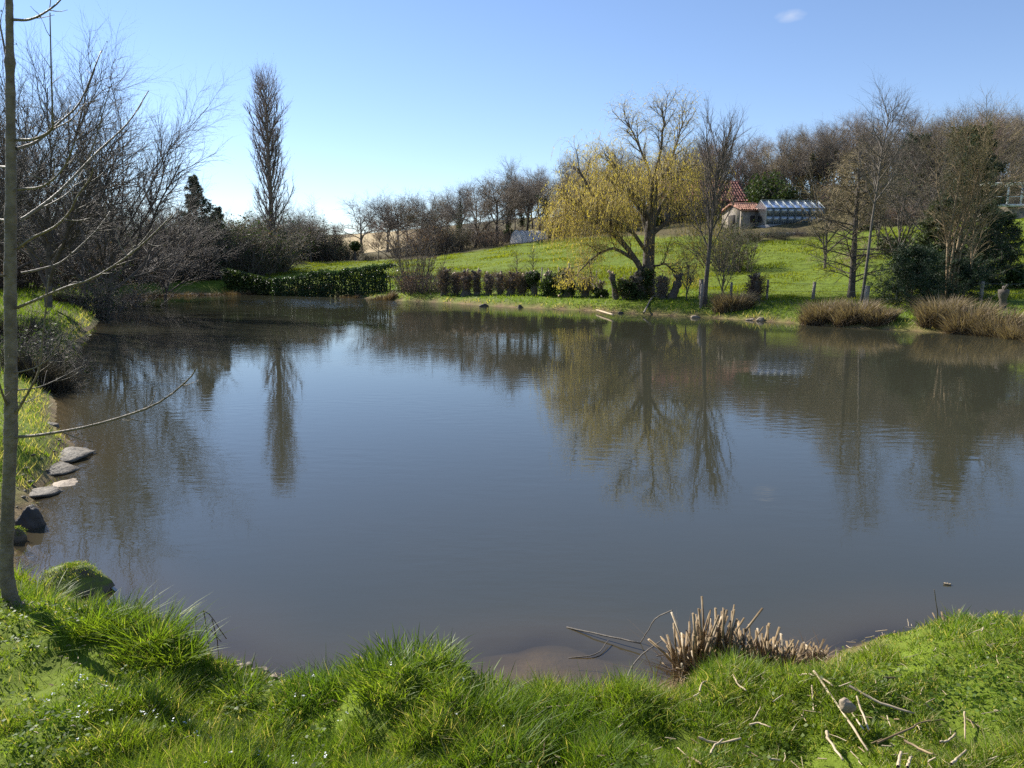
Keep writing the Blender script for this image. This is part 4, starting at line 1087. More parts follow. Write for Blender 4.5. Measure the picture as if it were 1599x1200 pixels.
for a in [(448, 458, 19, 13, 'dark tussock on the far bank directly under the poplar', 531), (476, 458, 14, 11, 'small dark tussock right of the one under the poplar', 532), (508, 459, 15, 12, 'brown tussock in front of the clipped hedge', 533),
          (545, 463, 13, 11, 'reddish tussock at the water edge before the clipped hedge', 534), (598, 466, 22, 15, 'wide reddish brown tussock at the right end of the clipped hedge', 535), (400, 458, 20, 12, 'dark tussock left of the poplar on the far bank', 536),
          (362, 458, 20, 11, 'low dark tussock second left of the poplar', 537), (325, 459, 20, 11, 'low dark tussock behind the pale mud spit', 538), (285, 460, 20, 12, 'low dark tussock left of the pale mud spit', 539), (245, 461, 20, 13, 'dark tussock where the far bank meets the left bank', 540),
          (210, 464, 18, 14, 'dark tussock at the mouth of the left inlet', 541)]:
    rush(*a, mtl='rush_dark', n=700, name='sedge_tussock')
rush(62, 600, 48, 55, 'large dark sedge clump overhanging the left water edge', 542, 'sedge', n=1500)
rush(112, 492, 26, 22, 'dark sedge clump at the tip of the left grass spit', 543, 'sedge', n=700)
rush(35, 560, 40, 50, 'dark sedge clump behind the sapling trunk', 544, 'sedge', n=1000)

def litter():
    rng = np.random.default_rng(561)
    n = 1500; x = rng.uniform(-2.3, 2.9, n); y = rng.uniform(1.9, 4.6, n); z, d = terrain(x, y, True)
    ok = (z > .03) & ((fbm(x * 1.9, y * 1.9, 141, 3) > .47) | (d < .2)); x, y, z = x[ok], y[ok], z[ok]; n = len(x)
    a = rng.random(n) * 6.28; L = rng.uniform(.012, .05, n) * np.where(x > .4, 1.4, .8); dx = np.stack([np.cos(a), np.sin(a), rng.normal(0, .18, n)], 1) * L[:, None]
    p = np.stack([x, y, z + .02 + .02 * rng.random(n)], 1)
    b = MB(); tubes(b, np.stack([p, p + dx * .5 + rng.normal(0, .002, (n, 3)), p + dx], 1), rng.uniform(.0008, .0022, n)[:, None] * A([[1, 1, .8]]), 4, var=rng.random(n))
    tag(b.build('straw_litter', M['straw'], kind='stuff'), 'thin bits of dead straw littered through the near grass', 'straw')
    n = 700; x = rng.uniform(-2.3, 2.9, n); y = rng.uniform(1.9, 4.6, n); z, d = terrain(x, y, True); ok = (z > .0) & ((d < .25) | (rng.random(n) < .25))
    b = MB(); leaves(b, np.stack([x, y, z + .012], 1)[ok], .014, rng, up=2.5, aspect=1.1); tag(b.build('dead_leaves', M['dry_leaf'], kind='stuff'), 'small dead brown leaves lying along the near bank edge', 'leaves')
    # stones and gravel between the rocks on the left shore
    P = []
    for px, py, s, k in [(70, 735, .22, 34), (55, 770, .18, 30), (75, 690, .25, 26), (45, 800, .16, 22), (85, 660, .3, 18), (28, 880, .12, 22), (200, 1030, .07, 16), (400, 1065, .09, 20), (450, 1070, .07, 12), (780, 1078, .15, 14)]:
        c = at_z(px, py, 0); P.append(c[:2] + rng.normal(0, s, (k, 2)))
    P = np.concatenate(P); z = terrain(P[:, 0], P[:, 1]); P = P[(z > -.09) & (z < .2)]; z = terrain(P[:, 0], P[:, 1]); n = len(P)
    O = A([[1, 0, 0], [-1, 0, 0], [0, 1, 0], [0, -1, 0], [0, 0, .6], [0, 0, -.6]]); T = [[0, 2, 4], [2, 1, 4], [1, 3, 4], [3, 0, 4], [2, 0, 5], [1, 2, 5], [3, 1, 5], [0, 3, 5]]
    b = MB(); sz = rng.uniform(.012, .045, n)
    for k in range(n): b.add((O + rng.normal(0, .16, (6, 3))) * sz[k] + [P[k, 0], P[k, 1], z[k] + sz[k] * .2], None, T)
    o = b.build('shore_gravel', M['rock_grey'], kind='stuff'); m_ = o.modifiers.new('round', 'SUBSURF'); m_.levels = 1; m_.render_levels = 2; tag(o, 'small wet stones and gravel between the rocks along the near and left shore', 'gravel')
    # dead sheaths tangled round the foot of the cut reeds
    n = 900; t = rng.random(n); px = 1055 + 235 * t; q = A([at_z(a_, 1042 - 16 * b_ + rng.normal(0, 7), .05) for a_, b_ in zip(px, t)]); zz = terrain(q[:, 0], q[:, 1])
    b = MB(); blades(b, np.stack([q[:, 0], q[:, 1], zz - .01], 1), rng.uniform(.05, .17, n) * (1.2 - .6 * t), rng.uniform(.003, .008, n), rng, 3, 1.3, .9, rng.random(n)); tag(b.build('reed_litter', M['rush_dark'], kind='stuff'), 'tangle of dead brown reed leaves round the foot of the cut reeds', 'reed litter')
litter()

# cut reed stubble on the near bank: each stem a part
def reed_bed(name, label, line, n, seed):
    """line: (px, py, stem height in m, spread)"""
    rng = np.random.default_rng(seed)
    ln = A(line, ); c = at_z(ln[:, 0].mean(), ln[:, 1].mean(), .05); g = A([c[0], c[1], 0])
    root = thing(name, label, 'cut reeds', g)
    MS = []
    for k in range(14):
        t = np.linspace(0, 1, 4); b = MB(); P = np.stack([.06 * t * t * rng.normal(), .06 * t * t * rng.normal(), t], 1) if False else np.stack([rng.normal(0, .03) * t * t, rng.normal(0, .03) * t * t, t], 1)
        r = rng.uniform(.0032, .0068) * A([1.15, 1, .95, .85 + .3 * rng.random()])
        tubes(b, P[None], r[None], 6, cap=True, var=[rng.random()])
        if rng.random() < .6:      # a torn sheath hanging from the stem
            q = A([[r[0], 0, .35], [r[0] + .004, .006, .4], [.012 + .02 * rng.random(), .004, .72], [r[0], -.006, .55]]); b.add(q, [[0, 1, 2, 3]], var=np.full(4, rng.random()))
        MS.append(b.mesh('reed_stem', M['reed'] if k % 7 else M['straw'], True))
    for i in range(n):
        t = rng.random(); f = t * (len(ln) - 1); k = min(int(f), len(ln) - 2); e = ln[k] + (ln[k + 1] - ln[k]) * (f - k)
        q = at_z(e[0] + rng.normal(0, e[3]), e[1] - abs(rng.normal(0, 9)) + 4, .03)
        z = max(T1(q[0], q[1]), -.12) - .04
        h = max(e[2] * .82 * rng.uniform(.35, 1.15), .05) + .04
        o = bpy.data.objects.new('reed_stem', MS[int(rng.integers(14))]); COL.objects.link(o); o.parent = root
        o.location = (q[0] - g[0], q[1] - g[1], z)
        lx = rng.normal(0, .16) + (e[0] < 1100) * rng.normal(-.05, .12); ly = rng.normal(0, .12)
        if rng.random() < .12: lx += rng.choice([-.7, .6])
        o.rotation_euler = (ly, lx, rng.random() * 6.28); o.scale = (1, 1, h)
    return root
reed_bed('reed_clump', 'clump of cut brown reed stems standing at the near water edge', [(1062, 1046, .28, 5), (1080, 1046, .38, 8), (1100, 1044, .43, 9), (1120, 1042, .43, 9), (1138, 1040, .35, 8), (1160, 1038, .26, 8), (1190, 1036, .27, 8), (1220, 1034, .20, 8), (1255, 1030, .13, 9), (1290, 1024, .08, 6)], 280, 551)
reed_bed('reed_stubble', 'short cut reed stubble along the bank at the right edge', [(1462, 990, .12, 5), (1480, 985, .16, 6), (1505, 984, .09, 6), (1530, 986, .07, 7), (1560, 988, .10, 6), (1590, 992, .12, 6), (1640, 992, .12, 6)], 90, 552)
rng_ = np.random.default_rng(553)

# ------------------------------------------------------------------ dead stalks and twigs on the near bank
def stalk(pts, w, label, mtl='straw', z=.40, name='dead_reed_stalk', group=None, lift=.035, seed=0, free=False, cat='reed stalk'):
    rng = np.random.default_rng(seed + int(pts[0][0]))
    W = []
    for p in pts:
        q = at_z(p[0], p[1], z)
        h = T1(q[0], q[1])
        if not free: q = at_z(p[0], p[1], max(h, 0) + lift); q[2] = max(T1(q[0], q[1]), -.02) + lift + rng.uniform(0, .02)
        else: q = at_z(p[0], p[1], p[2])
        W.append(q)
    W = A(W); g = W[0].copy()
    P = polyline(W - g, 9, rng, min(.0012, w * .2))
    b = MB(); r = w * .85 * np.linspace(1, .75, 9) * rng.uniform(.85, 1.15, 9)
    tubes(b, P[None], r[None], 6, cap=True)
    o = b.build(name, M[mtl], None, True, loc=g); tag(o, label, cat, group)
    return o
ST = [([(1252, 1050), (1275, 1064), (1300, 1082)], .0065, 'pale broken stalk at the upper end of the diagonal stalks right of the reed clump'),
      ([(1270, 1062), (1312, 1115), (1355, 1175)], .0075, 'longest pale reed stalk lying diagonally on the right hand grass'),
      ([(1325, 1082), (1375, 1100), (1427, 1112)], .0075, 'thick pale stalk pointing right beside the yellowish stone'),
      ([(1370, 1162), (1420, 1150), (1440, 1130), (1475, 1117)], .005, 'curved brown twig lying right of the stalk pile'),
      ([(1412, 1160), (1435, 1170), (1457, 1182)], .0065, 'short straight pale stalk under the curved brown twig'),
      ([(1467, 1165), (1480, 1158), (1492, 1152)], .007, 'short thick pale stalk at the lower right, slanting up'),
      ([(1402, 1200), (1406, 1180)], .008, 'stubby split stalk at the bottom edge on the right'),
      ([(1417, 1200), (1423, 1180)], .007, 'stubby pale stalk at the bottom edge beside the split one'),
      ([(1485, 1197), (1507, 1180)], .007, 'pale stalk end in the lower right corner area'),
      ([(1337, 1102), (1347, 1122), (1355, 1145)], .0065, 'pale stalk leaning in the small pile under the yellowish stone'),
      ([(1325, 1110), (1335, 1130), (1347, 1150)], .006, 'second pale stalk in the small pile, left of its twin'),
      ([(1090, 1145), (1120, 1148), (1157, 1155)], .0075, 'thick whitish stalk lying level below the reed clump'),
      ([(1110, 1175), (1118, 1160), (1130, 1152)], .006, 'bent pale stalk under the thick whitish one'),
      ([(1145, 1070), (1152, 1085), (1165, 1094)], .006, 'small curved pale stalk in the grass below the reed clump'),
      ([(1092, 1090), (1096, 1078), (1103, 1070)], .005, 'small hooked stalk left of the curved pale one'),
      ([(835, 1107), (868, 1113), (902, 1110)], .006, 'pale stalk lying level in the grass below the silt shallows'),
      ([(857, 1145), (865, 1155), (875, 1165)], .006, 'short pale chip of stalk at the lower middle'),
      ([(848, 1168), (852, 1145), (864, 1122)], .004, 'thin brown stem standing askew at the lower middle'),
      ([(925, 1065), (940, 1073), (955, 1082)], .006, 'short orange brown stalk at the edge of the silt shallows'),
      ([(820, 1072), (848, 1065), (875, 1057)], .006, 'brown stalk lying out over the silt shallows'),
      ([(1267, 1085), (1269, 1105), (1270, 1125)], .005, 'short upright lying stalk left of the diagonal stalk'),
      ([(1290, 1160), (1294, 1178), (1316, 1195)], .008, 'bent broad pale stalk near the bottom edge'),
      ([(1170, 1137), (1185, 1140), (1203, 1146)], .005, 'thin pale stalk right of the thick whitish one'),
      ([(1380, 1060), (1395, 1055), (1408, 1050)], .006, 'tan stalk fragment in the grass above the stalk pile'),
      ([(975, 1170), (985, 1163), (1010, 1158)], .006, 'forked tan stalk left of the bottom stalk heap'),
      ([(1060, 1185), (1075, 1180), (1095, 1200)], .008, 'broken brown stalk in the heap at the bottom edge'),
      ([(1078, 1200), (1076, 1178)], .007, 'upright pale stalk end in the heap at the bottom edge'),
      ([(1505, 1125), (1508, 1145)], .005, 'small pale stalk lying across the slope at the right'),
      ([(1200, 1178), (1217, 1182)], .006, 'tiny pale stalk between the heap and the bent broad one')]
for i, (p, w, lab) in enumerate(ST): stalk(p, w * .82, lab, 'reed' if 'brown' in lab or 'tan' in lab else 'straw', seed=i)
for i in range(46):
    px = rng_.uniform(800, 1590); py = rng_.uniform(1095, 1198); a = rng_.uniform(-1, 1); l = rng_.uniform(6, 22)
    if px > 1500: py = rng_.uniform(1050, 1190)
    stalk([(px, py), (px + cos(a) * l, py + sin(a) * l * .8)], rng_.uniform(.0018, .0036), 'small bleached stalk fragment scattered in the right half of the near grass', 'straw' if i % 3 else 'reed', seed=i,
          name='stalk_fragment', group='small stalk fragments scattered in the near grass', lift=.03)
TW = [([(885, 980, .0), (940, 992, .02), (1000, 1005, .03)], .006, 'grey branch lying on the water left of the reed clump', 'bark_grey'), ([(1050, 953, .22), (1025, 965, .16), (1012, 985, .08), (1000, 1005, .0)], .004, 'thin arching twig joining the branch on the water', 'bark_grey'),
      ([(975, 1080, .12), (985, 1045, .16), (1005, 1020, .16), (1035, 1000, .05)], .005, 'bowed twig over the silt left of the reed clump', 'bark_grey'), ([(888, 1028, .0), (930, 1022, .01), (950, 1000, .02)], .004, 'thin sunken twig on the silt', 'bark_grey'),
      ([(745, 1062, .03), (770, 1064, .05), (800, 1066, .05)], .006, 'dark twig at the left end of the silt shallows', 'bark_dark'), ([(1025, 1025, .03), (1055, 1018, .06)], .004, 'dark twig lying against the reed clump', 'bark_dark'),
      ([(285, 1000, .10), (318, 954, .36), (353, 998, .08)], .0035, 'dark bent twig forming a triangle over the water', 'bark_dark'), ([(318, 954, .36), (322, 980, .2), (328, 1030, .02)], .003, 'dark twig crossing behind the bent triangle twig', 'bark_dark'),
      ([(288, 985, .18), (320, 978, .2), (345, 1002, .06)], .003, 'dark twig running across the bent triangle twig', 'bark_dark'), ([(331, 968, .25), (338, 995, .1), (341, 1020, .0)], .003, 'short dark twig right of the bent triangle twig', 'bark_dark'),
      ([(268, 1010, .12), (280, 960, .33)], .003, 'upright dark twig left of the bent triangle twig', 'bark_dark'), ([(213, 1010, .1), (214, 935, .4)], .003, 'upright thin twig in the long grass', 'bark_dark'),
      ([(1466, 982, .15), (1463, 950, .3), (1459, 921, .42)], .003, 'thin dark twig sticking up out of the right hand stubble', 'bark_dark')]
for p, w, lab, m_ in TW: stalk(p, w, lab, m_, name='dead_twig', free=True, cat='twig')
stalk([(1474, 912, .005), (1485, 913, .006)], .009, 'small pale leaf scrap floating on the water at the right', 'straw', name='floating_leaf', free=True, cat='leaf')

# ------------------------------------------------------------------ rocks
def rock(px, py, wpx, hpx, label, seed, mtl, z=0.0, squash=.8, name='rock', moss=0, D=None, sink=.42, group=None):
    rng = np.random.default_rng(seed)
    q = at_z(px, py, z); D = q[1]; sx = wpx * D / FPX / 2; sz = hpx * D / FPX
    nu, nv = 30, 18
    u = np.arange(nu) * 2 * pi / nu; v = np.linspace(0, pi, nv)
    U, V = np.meshgrid(u, v); X = np.stack([np.cos(U) * np.sin(V), np.sin(U) * np.sin(V), np.cos(V)], -1)
    n_ = rng.normal(size=(16, 3)); n_ = norm(n_); dd = rng.uniform(.55, .9, 16)
    r = np.ones(U.shape)
    for k in range(16):
        c = X @ n_[k]; r = np.minimum(r, np.where(c > .05, dd[k] / np.maximum(c, .05), 9))
    r = r * (1 + .16 * (fbm(X[..., 0] * 2.5 + X[..., 2] * 2 + seed, X[..., 1] * 2.5 - X[..., 2], seed, 4) - .5) * 2 + .08 * (fbm(X[..., 0] * 9 + X[..., 2] * 7, X[..., 1] * 9 - X[..., 2] * 5, seed + 3, 2) - .5))
    X = X * r[..., None] * A([sx * 1.15, sx * 1.0 * squash, sz * .85]); X[..., 2] += sz * (.5 - sink)
    i, j = np.meshgrid(np.arange(nu), np.arange(nv - 1)); q4 = np.stack([j * nu + i, (j + 1) * nu + i, (j + 1) * nu + (i + 1) % nu, j * nu + (i + 1) % nu], -1).reshape(-1, 4)
    b = MB(); b.add(X.reshape(-1, 3), q4)
    g = A([q[0], q[1] + sx * squash * .6, z])
    if moss:
        root = thing(name, label, 'rock', g)
        b.build('stone', M[mtl], root, True)
        Vv = X.reshape(-1, 3); top = Vv[Vv[:, 2] > np.percentile(Vv[:, 2], 66)]
        k = rng.integers(len(top), size=moss); P = top[k] + rng.normal(0, .012, (moss, 3)) * [1, 1, 0]
        bb = MB(); blades(bb, P - [0, 0, .004], .014, .0035, rng, 1, .5, .4, np.clip(rng.normal(.6, .25, moss), 0, 1)); bb.build('moss', M['grass'], root, kind='stuff')
    else:
        o = b.build(name, M[mtl], None, True, loc=g); tag(o, label, 'rock', group)
rock(100, 926, 122, 50, 'flat topped mossy rock at the near left water edge', 601, 'rock_moss', moss=2600, z=.02)
rock(42, 826, 48, 42, 'dark rounded boulder in the water behind the sapling', 602, 'rock_dark')
rock(20, 848, 34, 26, 'small mossy stone left of the dark boulder', 603, 'rock_moss', moss=500)
rock(84, 722, 86, 11, 'flat pale rock jutting into the water on the left', 604, 'rock_grey', squash=1.3)
rock(52, 748, 96, 11, 'wide flat pale rock behind the sapling', 605, 'rock_grey', squash=1.4)
rock(88, 765, 60, 7, 'tan slab just awash in front of the flat rocks', 606, 'rock_tan', squash=1.5, z=-.02)
rock(42, 778, 78, 10, 'wet stone ledge left of the tan slab', 607, 'rock_grey', squash=1.2)
rock(55, 700, 20, 9, 'small dark stone in the grass above the flat rocks', 608, 'rock_dark', z=.1)
rock(28, 700, 26, 10, 'small pale stone beside the little dark stone', 609, 'rock_grey', z=.1)
rock(75, 668, 30, 10, 'pale stone at the narrow of the left bank', 610, 'rock_grey')
rock(1176, 501, 18, 6, 'left one of two pale stones on the far shore, right of the round rush clump', 611, 'rock_tan')
rock(1190, 502, 14, 7, 'right one of two pale stones on the far shore, right of the round rush clump', 612, 'rock_tan')
rock(1088, 497, 16, 5, 'low pale stone on the far shore left of the round rush clump', 613, 'rock_tan')
rock(970, 490, 10, 4, 'small dark stone on the far shore under the pollards', 614, 'rock_dark')
rock(755, 479, 14, 5, 'dark clod of earth on the far shore below the pollards', 615, 'rock_dark')
rock(812, 481, 9, 6, 'dark tilted stump of earth on the far shore', 616, 'rock_dark')
rock(1325, 1107, 26, 18, 'small yellowish stone in the grass among the stalks', 617, 'rock_tan', z=.42)
for i, (px, py, w, h) in enumerate([(175, 1012, 30, 16), (205, 1020, 30, 14), (370, 1052, 30, 16), (400, 1056, 34, 16), (425, 1062, 20, 10), (480, 1066, 16, 8), (1187, 1040, 18, 8), (1145, 1046, 18, 9)]):
    rock(px, py, w, h, ['pale lump of dried earth under the drooping grass tuft', 'pale earth lump right of the one under the drooping tuft', 'pale clod at the eroded near edge, left one', 'largest pale clod at the eroded near edge', 'small pale clod right of the largest one', 'little clod at the water line left of the hummock', 'pale clod at the foot of the reed stems, right one', 'pale clod at the foot of the reed stems, left one'][i], 620 + i, 'rock_tan', z=.18 if px < 300 else .1, name='earth_clod')

rock(300, 461, 90, 3, 'pale flat mud spit at the far left water edge', 630, 'rock_tan', name='mud_spit', squash=.5)
# ------------------------------------------------------------------ the sapling
def sapling():
    D = 3.62; g = on_ground(18, D)
    root = thing('sapling', 'thin young tree at the left edge with bare curved side branches', 'tree', g)
    T = [(26, 965), (17, 935), (10, 890), (12, 800), (17, 660), (16, 450), (17, 250), (15, 60), (14, -80), (12, -330), (14, -600)]
    P = polyline([at(x, y, D) - g for x, y in T], 40)
    w = .86 * np.interp(np.linspace(0, 1, 40), [0, .05, .1, .2, .3, .4, .5, .6, .7, .8, 1], [.070, .052, .042, .036, .034, .032, .030, .0255, .019, .015, .008])
    P = polyline(P, 200); w = np.interp(np.linspace(0, 1, 200), np.linspace(0, 1, 40), w); rk = np.random.default_rng(5)
    for zz in rk.random(26): w = w * (1 + .16 * np.exp(-((np.linspace(0, 1, 200) - zz) / .004)**2))
    w = w * (1 + .03 * rk.normal(size=200))
    b = MB(); tubes(b, P[None], w[None], 14); b.build('trunk', M['bark_sapling'], root, True)
    B = [([(20, 683), (60, 680), (130, 668), (195, 650), (250, 628), (295, 592), (308, 572)], .011, [([(192, 650), (205, 655), (232, 660)], .004), ([(100, 676), (120, 684), (145, 690)], .005)], -.4),
         ([(22, 650), (45, 612), (62, 575), (66, 530), (72, 480), (76, 430)], .009, [([(60, 580), (55, 560)], .004)], -.3),
         ([(27, 481), (60, 467), (105, 448), (145, 435), (200, 400), (235, 370), (270, 335)], .010, [([(198, 401), (220, 380), (238, 357)], .006), ([(198, 401), (188, 385), (180, 363)], .005), ([(105, 448), (118, 440), (128, 444)], .004)], -.5),
         ([(33, 427), (65, 420), (95, 410), (125, 385), (155, 355), (172, 330)], .008, [([(80, 415), (95, 425), (103, 430)], .004)], .3),
         ([(28, 388), (50, 372), (85, 355), (110, 330), (120, 308), (140, 280), (146, 262)], .010, [([(100, 343), (122, 345), (144, 340)], .005)], -.4),
         ([(33, 342), (60, 328), (95, 310), (115, 292), (130, 265)], .008, [], .4),
         ([(28, 296), (60, 293), (80, 283), (100, 262), (112, 235), (116, 222)], .009, [([(78, 284), (60, 278), (42, 268)], .005)], -.5),
         ([(26, 233), (60, 220), (95, 190), (125, 160), (150, 100), (158, 80)], .010, [], .5),
         ([(26, 219), (55, 217), (80, 203), (82, 180), (80, 110), (78, 20)], .010, [([(80, 203), (110, 188), (135, 160)], .005)], -.2),
         ([(32, 345), (90, 302), (150, 240), (200, 192), (232, 142)], .011, [([(135, 255), (150, 215), (172, 135)], .006)], .6),
         ([(21, 31), (45, 31), (70, 20), (96, -2), (110, -40)], .009, [], -.3), ([(22, 583), (50, 576), (70, 566), (88, 548)], .006, [([(60, 574), (58, 590)], .003)], -.3),
         ([(24, 610), (60, 605), (95, 590), (126, 573)], .005, [], .4), ([(14, 640), (2, 610), (-8, 570)], .010, [], -.2), ([(12, 345), (-10, 338), (-40, 300)], .009, [], .2), ([(12, 432), (-15, 425), (-50, 395)], .009, [], -.2), ([(10, 262), (-10, 255), (-40, 215)], .009, [], .3),
         ([(15, 120), (6, 70), (-4, 20), (-20, -50)], .008, [], .2), ([(20, 627), (40, 628), (72, 612)], .004, [], .2)]
    for pts, r, subs, dy in B:
        n = len(pts); p = polyline([at(x, y, D + dy * i / (n - 1)) - g for i, (x, y) in enumerate(pts)], 16)
        b = MB(); tubes(b, p[None], (r * .72 * np.linspace(1, .3, 16))[None], 7, cap=True); o = b.build('branch', M['bark_sapling'], root, True)
        sp_r = np.random.default_rng(int(pts[0][1]) + 9)
        lv = grow(sp_r, p[None], (r * .72 * np.linspace(1, .3, 16))[None], n=7, t0=.25, t1=.98, ang=.8, length=.10, rad=.0022, K=4, trop=.12, wig=.12)
        b = MB(); tubes(b, lv[0], lv[1], 4, cap=True); bud = tips(lv[0][:, -2:], 1, sp_r, .9); leaves(b, bud, .006, sp_r, up=1); b.build('spurs', M['bark_sapling'], o, kind='stuff')
        for sp, sr in subs:
            f = .5; m = len(sp); d0 = None
            i0 = int(np.argmin([abs(x - sp[0][0]) + abs(y - sp[0][1]) for x, y in pts])); dd = dy * i0 / (n - 1)
            q = polyline([at(x, y, D + dd) - g for x, y in sp], 7); b = MB(); tubes(b, q[None], (sr * .75 * np.linspace(1, .4, 7))[None], 5, cap=True)
            b.build('twig', M['bark_sapling'], o, True)
sapling()

# ------------------------------------------------------------------ pollards, posts, logs
def pollard(px, D, top, label, seed, ivy='brown', r=.17, lean=(0, 0), half=.5, name='pollard_tree', cut=False, stubs=9):
    rng = np.random.default_rng(seed); g = on_ground(px, D); H = max(zfor(top, D) - g[2], .6)
    root = thing(name, label, 'pollard', g)
    P, R = stem(rng, H * .82, r, 8, lean, .02, .85); R = R * (1 + .15 * rng.normal(size=R.shape)); R[0, -2:] *= 1.35
    b = MB(); tubes(b, P, R, 9, cap=True); b.build('trunk', M['bark_dark'], root, True)
    hp = P[0, -1]
    for k in range(stubs):
        a = rng.random() * 6.28; L = rng.uniform(.08, .42); d = norm(A([cos(a) * rng.uniform(.3, 1.1), sin(a) * rng.uniform(.3, 1.1), rng.uniform(.4, 1.1)]))
        q = A([hp - [0, 0, .12], hp + d * L * .5, hp + d * L]); rr = A([.09, .07, .075]) * rng.uniform(.5, 1)
        b = MB(); tubes(b, q[None], rr[None], 6, cap=True); b.build('stub', M['bark_dark'] if rng.random() < .75 else M['cutwood'], root, True)
    if ivy == 'none': return
    n = {'brown': int(rng.integers(70, 190)), 'ivy': 24}[ivy]; half = half * rng.uniform(.95, 1.5)
    lv = ladder(rng, (P, R), [dict(n=n, t0=.15, t1=1, ang=1.1, length=half * .75, rad=.012, K=4, trop=.15, wig=.2), dict(n=8, t0=.1, t1=1, ang=.7, length=half * .4, rad=.008, K=2, wig=.2)])
    b = MB(); tubes(b, *lv[1], 3, var=rng.random(n)); tubes(b, *lv[2], 3, var=rng.random(len(lv[2][0]))); b.build('shoots', M[('twig_brown', 'twig_dark', 'twig_grey', 'twig_red')[seed % 4]], root, kind='stuff')
    b = MB()
    if ivy == 'ivy':
        for k in range(7):
            c = P[0, int(rng.integers(2, 8))] + rng.normal(0, half * .28, 3) * [1, 1, .6]; leaf_blob(b, c, (half * .55, half * .55, H * .26), 330, rng, .06)
        b.build('ivy', M['ivy'], root, kind='stuff')
    else:
        c = tips(lv[2][0], 1, rng); leaves(b, c, .04, rng); b.build('dead_leaves', M['dry_leaf'], root, kind='stuff')
for a in [(692, 43.5, 420, 'first knobbly pollard from the left, half hidden in purplish twigs', 701, 'brown', .16, (.1, 0), .5), (712, 43, 428, 'second pollard from the left, low and twiggy', 702, 'brown', .15, (0, 0), .45),
          (728, 42.5, 424, 'broad headed brown pollard, third from the left', 703, 'brown', .26, (0, 0), .55), (745, 42, 423, 'pollard with two upright stubs in the left half of the row', 704, 'brown', .17, (0, 0), .4), (763, 41.5, 430, 'rounded brown pollard in the left half of the row', 705, 'brown', .2, (0, 0), .5),
          (781, 41, 429, 'twiggy brown pollard right of the rounded one', 706, 'brown', .18, (0, 0), .5), (797, 40.5, 428, 'brown pollard below the left small bare tree', 707, 'brown', .2, (.1, 0), .5), (815, 40, 430, 'brown pollard between the two small bare trees', 708, 'brown', .18, (0, 0), .55),
          (834, 39.5, 427, 'ivy covered pollard below the right small bare tree', 709, 'ivy', .17, (0, 0), .5), (858, 39, 427, 'ivy covered pollard right of the small bare trees', 710, 'ivy', .17, (0, 0), .55), (886, 38, 420, 'tallest and roundest ivy covered pollard of the row', 711, 'ivy', .2, (0, 0), .7),
          (914, 37.5, 436, 'low ivy pollard with spiky shoots', 712, 'brown', .17, (0, 0), .5), (938, 37, 446, 'small ivy stump right of the spiky pollard', 713, 'ivy', .12, (0, 0), .35),
          (964, 35.6, 424, 'bare leaning pollard with a sawn pale top, left of the willow', 714, 'none', .14, (-.32, 0), .4), (992, 35.2, 432, 'leafy ivy pollard in front of the willow', 715, 'ivy', .2, (0, 0), .65), (1002, 35, 424, 'stout pollard with sawn pale crown right before the willow trunk', 716, 'ivy', .24, (0, 0), .5),
          (1034, 34.5, 436, 'brown twiggy pollard right of the willow trunk', 717, 'brown', .18, (0, 0), .55), (1046, 34.3, 434, 'sunlit pollard leaning to the right', 718, 'none', .17, (.36, 0), .4), (975, 35.3, 440, 'low brown shoots beside the leaning sawn pollard', 720, 'brown', .12, (0, 0), .45),
          (1178, 32.2, 433, 'lone vase shaped pollard bush behind the round rush clump', 719, 'brown', .2, (0, 0), .52)]:
    pollard(*a)
pollard(1566, 25.2, 446, 'pale forked stump behind the rushes at the right', 721, 'none', .12, (-.05, 0), .3, stubs=3, name='tree_stump')

def topiary():
    rng = np.random.default_rng(731); g = on_ground(555, 84)
    root = thing('round_topped_tree', 'small lollipop shaped tree on the green field before the tan slope', 'tree', g)
    zc = zfor(386, 84) - g[2]
    P, R = stem(rng, zc, .16, 6, (0, 0), .01, .8); b = MB(); tubes(b, P, R, 7); b.build('trunk', M['bark_dark'], root, True)
    b = MB(); leaf_blob(b, A([0, 0, zc + .1]), (.6, .6, .55), 1500, rng, .09); b.build('crown', M['ivy'], root, kind='stuff')
topiary()

def fence(name, label, posts, hpx, seed, wires=2, r=.06, cat='fence', mt='post'):
    rng = np.random.default_rng(seed); G = [on_ground(px, D) for px, D, h in posts]; g = G[0]
    root = thing(name, label, cat, g); tops = []
    for (px, D, h), q in zip(posts, G):
        b = MB(); lx, ly = rng.normal(0, .04, 2) * h
        P = A([[0, 0, -.1], [lx * .5, ly * .5, h * .5], [lx, ly, h]]) + q - g; rr = r * rng.uniform(.8, 1.2) * A([1, .97, .92])
        tubes(b, P[None], rr[None], 8, cap=True); b.build('post', M[mt], root, False); tops.append((P[0], P[2]))
    for k in range(wires):
        f = .55 + .35 * k
        for a, c in zip(tops[:-1], tops[1:]):
            p0 = a[0] + (a[1] - a[0]) * f; p1 = c[0] + (c[1] - c[0]) * f; m = (p0 + p1) / 2 - A([0, 0, .03])
            b = MB(); tubes(b, A([p0, m, p1])[None], np.full((1, 3), .006), 3); b.build('wire', M['wire'], root)
fence('wire_fence', 'post and wire fence at the foot of the meadow right of the willow', [(1094, 31.0, .95), (1141, 33.0, .75), (1197, 32.3, .85), (1269, 31.5, .75), (1400, 30, .8), (1530, 27.5, .8), (1640, 26, .8)], 0, 741, r=.065)
fence('meadow_fence', 'line of thin stakes in the meadow behind the ivy covered pollards', [(845, 46, 1.0), (857, 45.5, .95), (872, 45, 1.0), (881, 44.7, .95), (889, 44.4, 1.25), (903, 44, 1.1), (931, 43.5, .8)], 0, 742, wires=1, r=.035)
rng2 = np.random.default_rng(743)
